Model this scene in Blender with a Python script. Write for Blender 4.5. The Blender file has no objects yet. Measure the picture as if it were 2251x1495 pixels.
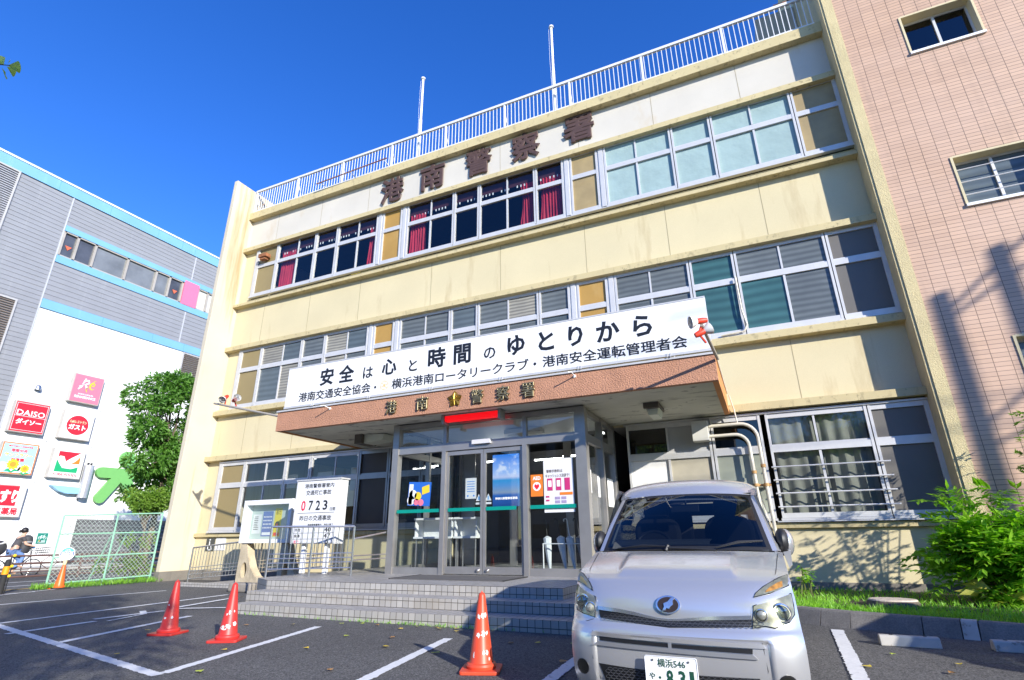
import bpy, bmesh, math, random
import numpy as np
from mathutils import Vector, Matrix
from mathutils.geometry import delaunay_2d_cdt
R_ = math.radians
rnd = random.Random(7)
sc = bpy.context.scene
COL = sc.collection
# ------------------------------------------------------------------ camera
cam = bpy.data.cameras.new('camera'); camo = bpy.data.objects.new('camera', cam); COL.objects.link(camo)
cam.sensor_width = 36; cam.lens = 18.714; cam.clip_end = 2000; cam.clip_start = .05
def cam_axes(r, p, y):
    f = Vector((-math.sin(y)*math.cos(p), math.cos(y)*math.cos(p), math.sin(p)))
    r0 = Vector((math.cos(y), math.sin(y), 0)); u0 = r0.cross(f)
    return math.cos(r)*r0+math.sin(r)*u0, -math.sin(r)*r0+math.cos(r)*u0, f
_r, _u, _f = cam_axes(-0.01149818, 0.35468378, 0.42168192)
_m = Matrix((_r, _u, -_f)).transposed().to_4x4(); _m.translation = (0, -12.4, 1.15)
camo.matrix_world = _m
sc.camera = camo
# ------------------------------------------------------------------ light
SUN = Vector((1.32, -.90, .645)).normalized()
w = bpy.data.worlds.new('World'); sc.world = w; w.use_nodes = True
nt = w.node_tree; bg = nt.nodes['Background']
sky = nt.nodes.new('ShaderNodeTexSky'); sky.sky_type = 'NISHITA'; sky.sun_disc = False
sky.sun_elevation = math.asin(SUN.z); sky.sun_rotation = math.atan2(SUN.x, SUN.y)
sky.air_density = 1.0; sky.dust_density = .08; sky.ozone_density = 4.0; sky.altitude = 300
hs = nt.nodes.new('ShaderNodeHueSaturation'); hs.inputs['Saturation'].default_value = 1.26; hs.inputs['Hue'].default_value = .519; hs.inputs['Value'].default_value = 1.22
nt.links.new(sky.outputs[0], hs.inputs['Color']); nt.links.new(hs.outputs[0], bg.inputs[0])
bg.inputs[1].default_value = .15
sl = bpy.data.lights.new('sun', 'SUN'); slo = bpy.data.objects.new('sun', sl); COL.objects.link(slo)
sl.energy = 4.4; sl.angle = R_(.53); sl.color = (1, .955, .87)
slo.rotation_euler = (-SUN).to_track_quat('-Z', 'Y').to_euler(); slo.location = (20, -20, 30)
sc.view_settings.view_transform = 'Standard'; sc.view_settings.look = 'None'
sc.view_settings.exposure = .8; sc.view_settings.gamma = 1
sc.cycles.max_bounces = 8; sc.cycles.transparent_max_bounces = 16; sc.cycles.glossy_bounces = 4
sc.cycles.caustics_reflective = False; sc.cycles.caustics_refractive = False
# ------------------------------------------------------------------ mesh builder
class MB:
    def __init__(s): s.v = []; s.f = []
    def add(s, vs, fs):
        n = len(s.v); s.v += [tuple(v) for v in vs]; s.f += [tuple(i+n for i in f) for f in fs]; return s
    def box(s, x0, x1, y0, y1, z0, z1, M=None):
        if x0 > x1: x0, x1 = x1, x0
        if y0 > y1: y0, y1 = y1, y0
        if z0 > z1: z0, z1 = z1, z0
        vs = [Vector((x, y, z)) for z in (z0, z1) for y in (y0, y1) for x in (x0, x1)]
        if M: vs = [M @ v for v in vs]
        return s.add(vs, [(0, 2, 3, 1), (4, 5, 7, 6), (0, 1, 5, 4), (2, 6, 7, 3), (0, 4, 6, 2), (1, 3, 7, 5)])
    def tube(s, pts, r, n=6, cap=True, closed=False):
        pts = [Vector(p) for p in pts]; rs = r if isinstance(r, (list, tuple)) else [r]*len(pts)
        t0 = (pts[1]-pts[0]).normalized(); a = Vector((0, 0, 1)) if abs(t0.z) < .9 else Vector((1, 0, 0))
        nrm = t0.cross(a).normalized(); vs = []; m = len(pts)
        for i, p in enumerate(pts):
            if closed: t = (pts[(i+1) % m]-pts[i-1]).normalized()
            else: t = ((pts[i+1]-p).normalized() if i < m-1 else Vector()) + ((p-pts[i-1]).normalized() if i else Vector())
            t.normalize(); nrm = (nrm-t*nrm.dot(t)).normalized(); b = t.cross(nrm)
            vs += [p+(nrm*math.cos(q)+b*math.sin(q))*rs[i] for q in [2*math.pi*k/n for k in range(n)]]
        fs = [(i*n+k, i*n+(k+1) % n, ((i+1) % m)*n+(k+1) % n, ((i+1) % m)*n+k) for i in range(m if closed else m-1) for k in range(n)]
        if cap and not closed: fs += [tuple(range(n))[::-1], tuple((m-1)*n+k for k in range(n))]
        return s.add(vs, fs)
    def lathe(s, prof, n=24, M=None, cap=True):
        vs = [Vector((r*math.cos(2*math.pi*k/n), r*math.sin(2*math.pi*k/n), z)) for r, z in prof for k in range(n)]
        if M: vs = [M @ v for v in vs]
        m = len(prof)
        fs = [(i*n+k, i*n+(k+1) % n, (i+1)*n+(k+1) % n, (i+1)*n+k) for i in range(m-1) for k in range(n)]
        if cap: fs += [tuple(range(n))[::-1], tuple((m-1)*n+k for k in range(n))]
        return s.add(vs, fs)
    def prism(s, poly, h0, h1, M=None):          # polygon in local xy, extruded along local z
        n = len(poly)
        a = sum(poly[i][0]*poly[(i+1) % n][1]-poly[(i+1) % n][0]*poly[i][1] for i in range(n))
        if a < 0: poly = poly[::-1]
        vs = [Vector((x, y, h)) for h in (h0, h1) for x, y in poly]
        if M: vs = [M @ v for v in vs]
        fs = [tuple(range(n))[::-1], tuple(range(n, 2*n))]+[(i, (i+1) % n, n+(i+1) % n, n+i) for i in range(n)]
        return s.add(vs, fs)
    def grid(s, rows):
        m, n = len(rows), len(rows[0])
        return s.add([v for r in rows for v in r], [(i*n+k, i*n+k+1, (i+1)*n+k+1, (i+1)*n+k) for i in range(m-1) for k in range(n-1)])
    def sphere(s, c, r, n=10, sq=(1, 1, 1)):
        pr = [(max(1e-4, math.sin(math.pi*i/n))*r, -math.cos(math.pi*i/n)*r) for i in range(n+1)]
        return s.lathe(pr, n*2-4, Matrix.Translation(c) @ Matrix.Diagonal((sq[0], sq[1], sq[2], 1)))
    def build(s, name, mat, parent=None, smooth=False, bevel=0):
        me = bpy.data.meshes.new(name); me.from_pydata(s.v, [], s.f)
        return link(name, me, mat, parent, smooth, bevel)
def link(name, me, mat, parent=None, smooth=False, bevel=0):
    for m in (mat if isinstance(mat, (list, tuple)) else [mat]): me.materials.append(m)
    if smooth:
        me.polygons.foreach_set('use_smooth', [True]*len(me.polygons))
        try: me.set_sharp_from_angle(angle=R_(35))
        except Exception: pass
    o = bpy.data.objects.new(name, me); COL.objects.link(o)
    if parent: attach(o, parent)
    if bevel:
        b = o.modifiers.new('bevel', 'BEVEL'); b.width = bevel; b.segments = 2; b.limit_method = 'ANGLE'; b.angle_limit = R_(40)
    return o
def attach(o, p):
    o.parent = p
    if p.type == 'EMPTY': o.matrix_parent_inverse = Matrix.Translation(-Vector(p.location))
def thing(name, label, cat, loc=(0, 0, 0), group=None):
    o = bpy.data.objects.new(name, None); COL.objects.link(o); o.location = loc; o.empty_display_size = .1
    return tag(o, label, cat, group)
def tag(o, label, cat, group=None):
    o['label'] = label; o['category'] = cat
    if group: o['group'] = group
    return o
def structure(o): o['kind'] = 'structure'; return o
def copy_tree(o, parent=None):
    c = o.copy(); COL.objects.link(c)
    if parent: c.parent = parent
    for ch in [x for x in o.children]: copy_tree(ch, c)
    return c
# ------------------------------------------------------------------ materials
def newmat(name):
    m = bpy.data.materials.new(name); m.use_nodes = True
    return m, m.node_tree, m.node_tree.nodes['Principled BSDF']
def N(nt, t, **kw):
    n = nt.nodes.new(t)
    for k, v in kw.items(): setattr(n, k, v)
    return n
def noise(nt, vec, scale, detail=4, rough=.55):
    n = N(nt, 'ShaderNodeTexNoise'); n.inputs['Scale'].default_value = scale; n.inputs['Detail'].default_value = detail
    n.inputs['Roughness'].default_value = rough
    if vec: nt.links.new(vec, n.inputs['Vector'])
    return n.outputs['Fac']
def ramp(nt, fac, stops):
    r = N(nt, 'ShaderNodeValToRGB'); e = r.color_ramp.elements
    while len(e) < len(stops): e.new(.5)
    for i, (p, c) in enumerate(stops):
        e[i].position = p; e[i].color = (c, c, c, 1) if isinstance(c, (int, float)) else (*c, 1)
    nt.links.new(fac, r.inputs[0]); return r.outputs[0]
def mixc(nt, fac, a, b, mode='MIX'):
    m = N(nt, 'ShaderNodeMix', data_type='RGBA', blend_type=mode)
    for inp, v in ((m.inputs[0], fac), (m.inputs[6], a), (m.inputs[7], b)):
        if isinstance(v, (int, float)): inp.default_value = v
        elif isinstance(v, tuple): inp.default_value = (*v, 1)
        else: nt.links.new(v, inp)
    return m.outputs[2]
def mapped(nt, scale=(1, 1, 1)):
    tc = N(nt, 'ShaderNodeTexCoord'); mp = N(nt, 'ShaderNodeMapping'); mp.inputs['Scale'].default_value = scale
    nt.links.new(tc.outputs['Object'], mp.inputs['Vector']); return mp.outputs[0]
def mul(c, k): return tuple(min(1, x*k) for x in c)
def M(name, col, rough=.6, metal=0, var=.10, vs=2.5, fine=0, fs=60, bump=0, bs=90, streak=0, scol=(.25, .2, .12), sthr=.55, sscale=(2.2, 2.2, .18), coat=0, spots=None, bdist=.01, spec=.5):
    m, nt, bs_ = newmat(name); v = mapped(nt)
    c = mixc(nt, ramp(nt, noise(nt, v, vs), [(.3, 0.), (.7, 1.)]), mul(col, 1-var), mul(col, 1+var))
    if fine: c = mixc(nt, ramp(nt, noise(nt, v, fs, 2), [(.35, 0.), (.65, 1.)]), c, mixc(nt, fine, c, (0, 0, 0)))
    if streak:
        sv = mapped(nt, sscale); f = ramp(nt, noise(nt, sv, 1.6, 6, .6), [(sthr, 0.), (sthr+.17, streak)])
        c = mixc(nt, f, c, scol)
    if spots:
        f = ramp(nt, noise(nt, v, spots[1], 5, .65), [(spots[2], 0.), (spots[2]+.05, spots[3])]); c = mixc(nt, f, c, spots[0])
    nt.links.new(c, bs_.inputs['Base Color'])
    bs_.inputs['Roughness'].default_value = rough; bs_.inputs['Metallic'].default_value = metal
    bs_.inputs['Specular IOR Level'].default_value = spec
    if coat: bs_.inputs['Coat Weight'].default_value = coat; bs_.inputs['Coat Roughness'].default_value = .08
    if bump:
        b = N(nt, 'ShaderNodeBump'); b.inputs['Strength'].default_value = bump; b.inputs['Distance'].default_value = bdist
        nt.links.new(noise(nt, v, bs, 3), b.inputs['Height']); nt.links.new(b.outputs[0], bs_.inputs['Normal'])
    return m
def glass(name, tint=(.8, .85, .85), refl=.07, rough=.0, gcol=(1, 1, 1), wav=0):
    m, nt, b = newmat(name); nt.nodes.remove(b); out = nt.nodes['Material Output']
    t = N(nt, 'ShaderNodeBsdfTransparent'); t.inputs[0].default_value = (*tint, 1)
    g = N(nt, 'ShaderNodeBsdfGlossy'); g.inputs['Roughness'].default_value = rough; g.inputs[0].default_value = (*gcol, 1)
    lw = N(nt, 'ShaderNodeLayerWeight'); lw.inputs[0].default_value = .5
    p = N(nt, 'ShaderNodeMath', operation='POWER'); nt.links.new(lw.outputs['Facing'], p.inputs[0]); p.inputs[1].default_value = 4
    q = N(nt, 'ShaderNodeMath', operation='MULTIPLY_ADD'); nt.links.new(p.outputs[0], q.inputs[0]); q.inputs[1].default_value = .9; q.inputs[2].default_value = refl
    if wav:
        bm = N(nt, 'ShaderNodeBump'); bm.inputs['Strength'].default_value = wav; bm.inputs['Distance'].default_value = .02
        nt.links.new(noise(nt, mapped(nt), 1.2, 1), bm.inputs['Height']); nt.links.new(bm.outputs[0], g.inputs['Normal'])
    mx = N(nt, 'ShaderNodeMixShader'); nt.links.new(q.outputs[0], mx.inputs[0]); nt.links.new(t.outputs[0], mx.inputs[1]); nt.links.new(g.outputs[0], mx.inputs[2])
    nt.links.new(mx.outputs[0], out.inputs[0]); return m
def emit(name, col, st):
    m, nt, b = newmat(name); b.inputs['Base Color'].default_value = (*col, 1); b.inputs['Emission Color'].default_value = (*col, 1)
    b.inputs['Emission Strength'].default_value = st; return m
def flat(name, col, rough=.5, metal=0): return M(name, col, rough, metal, var=.03, vs=6)
def leafmat(name, a, b, trans=.35):
    m, nt, bs = newmat(name); gi = N(nt, 'ShaderNodeObjectInfo'); v = mapped(nt)
    c = mixc(nt, ramp(nt, noise(nt, v, 2.6, 3), [(.35, 0.), (.65, 1.)]), a, b)
    c = mixc(nt, ramp(nt, noise(nt, v, 45, 1), [(.3, 0.), (.7, .45)]), c, mul(b, 1.35))
    out = nt.nodes['Material Output']; nt.links.new(c, bs.inputs['Base Color']); bs.inputs['Roughness'].default_value = .45
    t = N(nt, 'ShaderNodeBsdfTranslucent'); nt.links.new(mixc(nt, .5, c, (.35, .5, .05), 'MULTIPLY'), t.inputs[0])
    nt.links.new(mixc(nt, 1., c, (1.5, 1.7, .7), 'MULTIPLY'), t.inputs[0])
    mx = N(nt, 'ShaderNodeMixShader'); mx.inputs[0].default_value = trans
    nt.links.new(bs.outputs[0], mx.inputs[1]); nt.links.new(t.outputs[0], mx.inputs[2]); nt.links.new(mx.outputs[0], out.inputs[0]); return m
# ------------------------------------------------------------------ text
FRONT = Matrix(((1, 0, 0), (0, 0, -1), (0, 1, 0))).to_4x4()          # reads from -Y : x->X, y->Z, normal -> -Y
STREET = Matrix(((0, 0, 1), (1, 0, 0), (0, 1, 0))).to_4x4()          # reads from +X : x->Y, y->Z, normal -> +X
def text_geo(body, bold=.02, depth=.004, res=2, shear=0):
    cu = bpy.data.curves.new('t', 'FONT'); cu.body = body; cu.bevel_depth = bold; cu.bevel_resolution = 1; cu.extrude = .02; cu.resolution_u = res; cu.shear = shear
    o = bpy.data.objects.new('t', cu); COL.objects.link(o); dg = bpy.context.evaluated_depsgraph_get(); dg.update()
    me = bpy.data.meshes.new_from_object(o.evaluated_get(dg)); bpy.data.objects.remove(o); bpy.data.curves.remove(cu)
    vs = np.empty(len(me.vertices)*3); me.vertices.foreach_get('co', vs); vs = vs.reshape(-1, 3)
    fs = [tuple(p.vertices) for p in me.polygons]; bpy.data.meshes.remove(me)
    lo, hi = vs.min(0), vs.max(0); vs = (vs-(lo+hi)/2)/np.maximum(hi-lo, 1e-6)      # unit box centred
    return vs, fs, (hi-lo)[0]/(hi-lo)[1]
_tc = {}
def put_text(mb, body, base, cx, cy, wd=None, ht=None, bold=.02, depth=.006, shear=0):
    """body fitted in a box of wd x ht centred at (cx, cy) of the frame `base` (its z is the face normal)"""
    k = (body, bold, shear)
    if k not in _tc: _tc[k] = text_geo(body, bold, shear=shear)
    vs, fs, asp = _tc[k]
    if wd is None: wd = ht*asp
    if ht is None: ht = wd/asp
    P = vs*np.array([wd, ht, depth])+np.array([cx, cy, depth/2+.001])
    mb.add([base @ Vector(p) for p in P], fs)
def at(x, y, z, F=FRONT): return Matrix.Translation((x, y, z)) @ F
def rounded(w_, h_, r, n=5):
    out = []
    for sx, sy, a0 in ((1, 1, 0), (-1, 1, 90), (-1, -1, 180), (1, -1, 270)):
        out += [(sx*(w_/2-r)+r*math.cos(R_(a0+90*i/n)), sy*(h_/2-r)+r*math.sin(R_(a0+90*i/n))) for i in range(n+1)]
    return out
def circle(r, n=24, cx=0, cy=0): return [(cx+r*math.cos(2*math.pi*k/n), cy+r*math.sin(2*math.pi*k/n)) for k in range(n)]
def shift(poly, dx, dy, k=1): return [(x*k+dx, y*k+dy) for x, y in poly]
# ------------------------------------------------------------------ materials used across the place
CREAM = M('cream_plaster', (.66, .57, .35), .85, var=.05, vs=.6, fine=.10, fs=160, bump=.35, bs=130, streak=.6, scol=(.40, .30, .15), sthr=.57, sscale=(1.3, 1.6, .22))
FINM = M('fin_plaster', (.61, .54, .40), .85, var=.08, vs=.7, fine=.10, fs=140, bump=.3, bs=120, streak=.85, scol=(.38, .27, .12), sthr=.50, sscale=(1.6, 1.6, .10))
LEDGE = M('ledge_plaster', (.60, .50, .27), .85, var=.08, vs=1.2, fine=.15, fs=120, bump=.4, bs=100, streak=.6, scol=(.20, .16, .09), sthr=.55, sscale=(4, 4, 2.5), spots=((.16, .13, .08), 7, .60, .55))
FASC = M('fascia_plaster', (.60, .56, .48), .85, var=.05, vs=.8, fine=.06, fs=120, bump=.2, bs=100, streak=.5, scol=(.52, .40, .24), sthr=.6, sscale=(1.0, 1, .5), spots=((.42, .25, .12), 4.5, .70, .5))
PLINTH = M('plinth_concrete', (.22, .20, .17), .9, var=.2, vs=2, fine=.2, bump=.4, streak=.4, scol=(.06, .06, .05))
ROUGHY = M('pilaster_plaster', (.66, .55, .30), .9, var=.08, vs=2, fine=.2, fs=90, bump=.9, bs=60, bdist=.02, streak=.4, scol=(.3, .22, .1), sthr=.6)
ALU = M('aluminium', (.60, .59, .57), .45, .2, var=.05, vs=4, streak=.2, scol=(.35, .33, .3), sthr=.62, sscale=(6, 6, 1))
ALUD = M('dark_aluminium', (.30, .31, .33), .35, .7, var=.08, vs=4)
STEEL = M('stainless_steel', (.62, .60, .56), .28, .95, var=.10, vs=3, streak=.15, scol=(.3, .28, .24), sscale=(8, 8, .6))
BRONZE = M('brushed_bronze_frame', (.38, .365, .345), .36, .6, var=.08, vs=3)
WHITE = M('white_paint', (.82, .82, .80), .5, var=.04, vs=3, streak=.25, scol=(.5, .45, .36), sthr=.62, sscale=(3, 3, .4))
WORN = M('worn_white_pipe', (.62, .57, .46), .5, var=.08, vs=3, spots=((.45, .22, .07), 3.5, .66, .8))
RAILW = M('chalky_white_railing', (.68, .68, .68), .6, var=.05, vs=3, spots=((.40, .17, .06), 2.2, .66, .8))
DARKROOM = M('dim_interior', (.05, .05, .055), .9, var=.2, vs=1)  # near-black base colour puts the dimness of the rooms into the paint
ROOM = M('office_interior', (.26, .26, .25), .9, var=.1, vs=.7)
GL = glass('window_glass', (.80, .84, .86), .06, .0, wav=.03)
GLD = glass('dark_window_glass', (.22, .25, .28), .06, .0, wav=.03)
GLE = glass('entrance_glass', (.86, .90, .90), .085, .0, wav=.02)
BLACK = flat('black_plastic', (.015, .015, .016), .5)
RUBBER = flat('black_rubber', (.02, .02, .02), .8)
INK = flat('black_lettering', (.012, .013, .016), .45)
BROWN = M('brown_letter_metal', (.085, .048, .036), .5, var=.15, vs=5)
BRASS = M('weathered_brass', (.30, .24, .13), .4, .7, var=.2, vs=20)
GOLD = M('gilded_metal', (.62, .38, .07), .3, .85, var=.1, vs=10)
TERRA = M('terracotta_render', (.50, .25, .15), .85, var=.10, vs=3, fine=.12, fs=70, bump=.8, bs=38, bdist=.03)
TERRAS = M('smooth_orange_render', (.62, .27, .09), .8, var=.06, vs=3)
SOFF = M('peeling_soffit_paint', (.66, .65, .56), .9, var=.08, vs=2, bump=.2, streak=.85, scol=(.10, .09, .075), sthr=.56, sscale=(.7, 2.2, 1), spots=((.09, .08, .07), 2.2, .60, .7))
# panels and frosted panes behind the frames
def frost(name, col, stripes=(.5, 14), var=.12, warm=None):
    m, nt, b = newmat(name); tc = N(nt, 'ShaderNodeTexCoord'); w_ = N(nt, 'ShaderNodeTexWave', wave_type='BANDS', bands_direction='Z')
    w_.inputs['Scale'].default_value = stripes[1]/6.28; w_.inputs['Distortion'].default_value = 1.2; w_.inputs['Detail'].default_value = 2
    nt.links.new(tc.outputs['Object'], w_.inputs['Vector']); v = tc.outputs['Object']
    c = mixc(nt, w_.outputs['Fac'], mul(col, 1-stripes[0]*.5), mul(col, 1+stripes[0]*.5))
    c = mixc(nt, ramp(nt, noise(nt, v, .9, 3), [(.35, 0.), (.7, 1.)]), c, mixc(nt, var*4, c, warm or mul(col, .45)))
    nt.links.new(c, b.inputs['Base Color']); b.inputs['Roughness'].default_value = .22; b.inputs['Specular IOR Level'].default_value = .5
    bm = N(nt, 'ShaderNodeBump'); bm.inputs['Strength'].default_value = .15; nt.links.new(noise(nt, v, 40, 2), bm.inputs['Height']); nt.links.new(bm.outputs[0], b.inputs['Normal'])
    return m
GLM = glass('hazed_window_glass', (.55, .57, .55), .06, .03)
FR = [frost('frosted_grey_pane', (.135, .15, .145)), frost('frosted_bluegrey_pane', (.11, .135, .14), (.35, 11)), frost('frosted_warm_pane', (.30, .28, .22), (.7, 20), .12, (.10, .10, .09)), frost('frosted_teal_pane', (.05, .125, .122), (.45, 9))]
PAN = [M('olive_panel', (.28, .215, .095), .5, var=.06, vs=1.2), M('amber_panel', (.40, .235, .055), .45, var=.1, vs=1.2, streak=.25, scol=(.6, .45, .2), sscale=(1, 1, .4)), M('tan_panel', (.34, .255, .12), .5, var=.12, vs=2.5, sscale=(.5, .5, 3), streak=.25, scol=(.35, .24, .08)), M('dark_panel', (.045, .036, .03), .5, var=.1), M('shaded_grey_panel', (.13, .12, .105), .55, var=.08, vs=1)]  # last panel darkened: the shade on the end bays is put into its colour
PAPER = M('pale_blue_paper', (.30, .41, .40), .8, var=.08, vs=2, bump=.5, bs=2.2, bdist=.05)
PAPERW = M('white_paper', (.78, .77, .74), .8, var=.04, vs=2, bump=.3, bs=4, bdist=.03)
RED = M('red_velvet', (.40, .008, .03), .75, var=.2, vs=3)
NET = M('pale_net_curtain', (.52, .52, .47), .9, var=.1, vs=3)
# ------------------------------------------------------------------ the setting
def asphalt(name, col, worn=.4):
    m, nt, b = newmat(name); v = mapped(nt)
    c = mixc(nt, ramp(nt, noise(nt, v, .35, 5), [(.3, 0.), (.7, 1.)]), mul(col, .72), mul(col, 1.25))
    for sc_, lo, hi in ((120, .62, .95), (75, .78, .96)):
        n2 = N(nt, 'ShaderNodeTexVoronoi'); n2.inputs['Scale'].default_value = sc_; nt.links.new(v, n2.inputs['Vector'])
        sp = N(nt, 'ShaderNodeSeparateColor'); nt.links.new(n2.outputs['Color'], sp.inputs[0])
        c = mixc(nt, ramp(nt, sp.outputs[0], [(lo, 0.), (hi, worn)]), c, (.34, .33, .30))
        c = mixc(nt, ramp(nt, sp.outputs[1], [(lo-.1, 0.), (hi, .8)]), c, mul(col, .25))
    c = mixc(nt, ramp(nt, noise(nt, v, 1.1, 6, .7), [(.60, 0.), (.72, .4)]), c, mul(col, .6))
    nt.links.new(c, b.inputs['Base Color']); b.inputs['Roughness'].default_value = .85; b.inputs['Specular IOR Level'].default_value = .3
    bm = N(nt, 'ShaderNodeBump'); bm.inputs['Strength'].default_value = .25; bm.inputs['Distance'].default_value = .004
    nt.links.new(n2.outputs['Distance'], bm.inputs['Height']); nt.links.new(bm.outputs[0], b.inputs['Normal']); return m
ASPH = asphalt('parking_asphalt', (.118, .115, .110), .3); ROADM = asphalt('road_asphalt', (.13, .13, .13), .3)
structure(MB().box(-300, 300, -300, 300, -.5, -.02).build('ground', M('paved_ground', (.17, .165, .155), .9, var=.15, vs=.1)))
structure(MB().box(-17.9, 30, -40, .2, -.3, 0).build('parking_lot', ASPH))
structure(MB().box(-29.6, -17.9, -90, 90, -.3, -.004).build('road', ROADM))
structure(MB().box(-31.9, -29.6, -90, 90, -.3, .11).build('pavement', M('pavement_concrete', (.42, .41, .38), .9, var=.12, vs=1.5, fine=.1)))
LINE = M('road_paint', (.74, .74, .72), .7, var=.05, vs=2, fine=.1, fs=30, spots=((.15, .15, .15), 9, .64, .7))
LINEY = M('yellow_road_paint', (.62, .38, .04), .7, var=.08, vs=2, spots=((.15, .14, .12), 8, .62, .6))
def stripe(name, a, b, wd, mat=LINE, z=.004, jag=.006, seed=0):
    r = random.Random(seed); a = Vector(a); b = Vector(b); d = b-a; L = d.length; d /= L; n_ = Vector((-d.y, d.x)); k = max(2, int(L/.03))
    top, bot = [], []
    for i in range(k+1):
        p = a+d*(L*i/k); j1 = r.uniform(-jag, jag)*(3 if r.random() < .06 else 1); j2 = r.uniform(-jag, jag)*(3 if r.random() < .06 else 1)
        top.append((p.x+n_.x*(wd/2+j1), p.y+n_.y*(wd/2+j1), z)); bot.append((p.x-n_.x*(wd/2+j2), p.y-n_.y*(wd/2+j2), z))
    return structure(MB().grid([bot, top]).build(name, mat))
lines = [((-14.2, -9.0+2.3), (-5.28, -8.62), .115), ((-5.31, -8.55), (-5.95, -5.88), .11), ((-8.06, -8.08), (-8.78, -5.75), .115), ((-9.53, -7.86), (-9.66, -6.68), .115),
         ((-9.93, -6.55), (-9.86, -5.45), .115), ((-10.86, -7.4), (-11.3, -3.0), .115), ((-14.1, -6.2), (-13.75, -2.76), .115), ((-16.95, -5.0), (-16.76, -4.05), .09),
         ((-3.27, -8.75), (-3.73, -6.07), .115), ((-1.86, -8.2), (-1.94, -6.3), .12), ((.60, -3.80), (.48, -7.6), .135), ((-9.46, -6.62), (-9.72, -5.9), .06), ((-10.18, -5.62), (-9.72, -5.90), .10), ((-9.95, -5.2), (-9.1, -4.75), .12),
         ((-10.05, -5.2), (-10.5, -3.55), .115), ((-16.5, -4.9), (-17.75, -1.9), .08)]
for i, (a, b, wd) in enumerate(lines): stripe('parking_line', a, b, wd, z=.004+.0006*i, seed=i)
for i, (x, y0, y1, m, wd) in enumerate([(-18.25, -30, 40, LINEY, .15), (-19.6, -30, 60, LINE, .15), (-21.5, -30, 60, LINE, .15), (-26.9, -30, 60, LINEY, .16)]):
    stripe('road_line', (x, y0), (x, y1), wd, m, .003, seed=40+i)
# ------------------------------------------------------------------ police station
XL, XR = -17.05, 3.25
st = thing('police_station', 'cream plastered three storey police station with rows of silver framed windows and thin projecting ledges', 'building', (-7, 0, 0))
wall = MB(); YF, YB = .21, .45
wall.box(XL, -7.5, YF, YB, .28, 1.36).box(-3.0, XR, YF, YB, .28, 1.36)
for z0, z1 in ((3.62, 5.36), (7.63, 9.62)): wall.box(XL, XR, YF, YB, z0, z1)
for z0, z1 in ((1.36, 3.62), (5.36, 7.63), (9.62, 11.82)): wall.box(XL, -16.42, YF, YB, z0, z1)
wall.build('wall', CREAM, st)
MB().box(XL, XR, YF, YB, 11.82, 13.3).build('fascia_wall', FASC, st)
MB().box(XL, XR, .19, YB+.002, -.1, .28).build('plinth', PLINTH, st)
fin = MB().box(-17.23, XL, -.78, 11.7, .27, 14.55).build('side_wall', FINM, st, bevel=.01)
MB().box(-17.25, XL+.02, -.80, 11.7, -.1, .27).build('plinth', PLINTH, st)
MB().box(XL, XR, .45, 11.9, 13.0, 13.3).build('roof', PLINTH, st)
for zt, zb, y0 in ((13.48, 13.17, .0), (11.85, 11.68, 0), (9.44, 9.33, 0), (7.74, 7.57, 0), (5.36, 5.2, 0), (3.81, 3.64, 0), (1.36, 1.25, .12)):
    h = .10 if zt in (9.44, 5.36) else 0
    pr = [(y0, zt), (YF-.002, zt+h+.02), (YF-.002, zb), (YF-.03, zb), (y0+.03, zb+.012), (y0, zb+.012)]
    if zt > 13: pr = [(y0, zt), (YB, zt), (YB, 13.302), (YF-.002, 13.302), (YF-.002, zb), (y0, zb)]
    Mx = Matrix(((0, 0, 1, 0), (1, 0, 0, 0), (0, 1, 0, 0), (0, 0, 0, 1)))
    for xa, xb in (((XL+.001, -7.56), (-2.95, XR-.052)) if zt < 2 else ((XL+.001, XR-.052),)): MB().prism(pr, xa, xb, Mx).build('ledge', LEDGE, st)
# thin joints in the plaster
j = MB(); rj = random.Random(3)
for z0, z1 in ((11.87, 13.15), (7.76, 9.32), (3.83, 5.18)):
    for x in (-15.6, -13.4, -11.2, -8.4, -6.0, -3.4, -1.2, 1.08): j.box(x-.006, x+.006, YF-.003, YF+.01, z0, z1)
j.build('plaster_joint', M('joint_brown', (.30, .25, .15), .9), st)
# interior: floors, back wall, ceilings
it = MB()
for z0, z1 in ((.0, .45), (4.15, 4.55), (8.2, 8.6), (12.4, 12.98)): it.box(XL, XR, .46, 9, z0, z1)
it.box(XL, XR, 9, 9.2, 0, 13).box(XR-.06, XR-.04, .46, 9, 0, 13)
it.build('interior', ROOM, st)
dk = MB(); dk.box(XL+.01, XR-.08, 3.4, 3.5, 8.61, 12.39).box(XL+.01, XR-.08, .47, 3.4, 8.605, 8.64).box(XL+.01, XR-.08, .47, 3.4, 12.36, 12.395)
dk.build('interior', DARKROOM, st)
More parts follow.
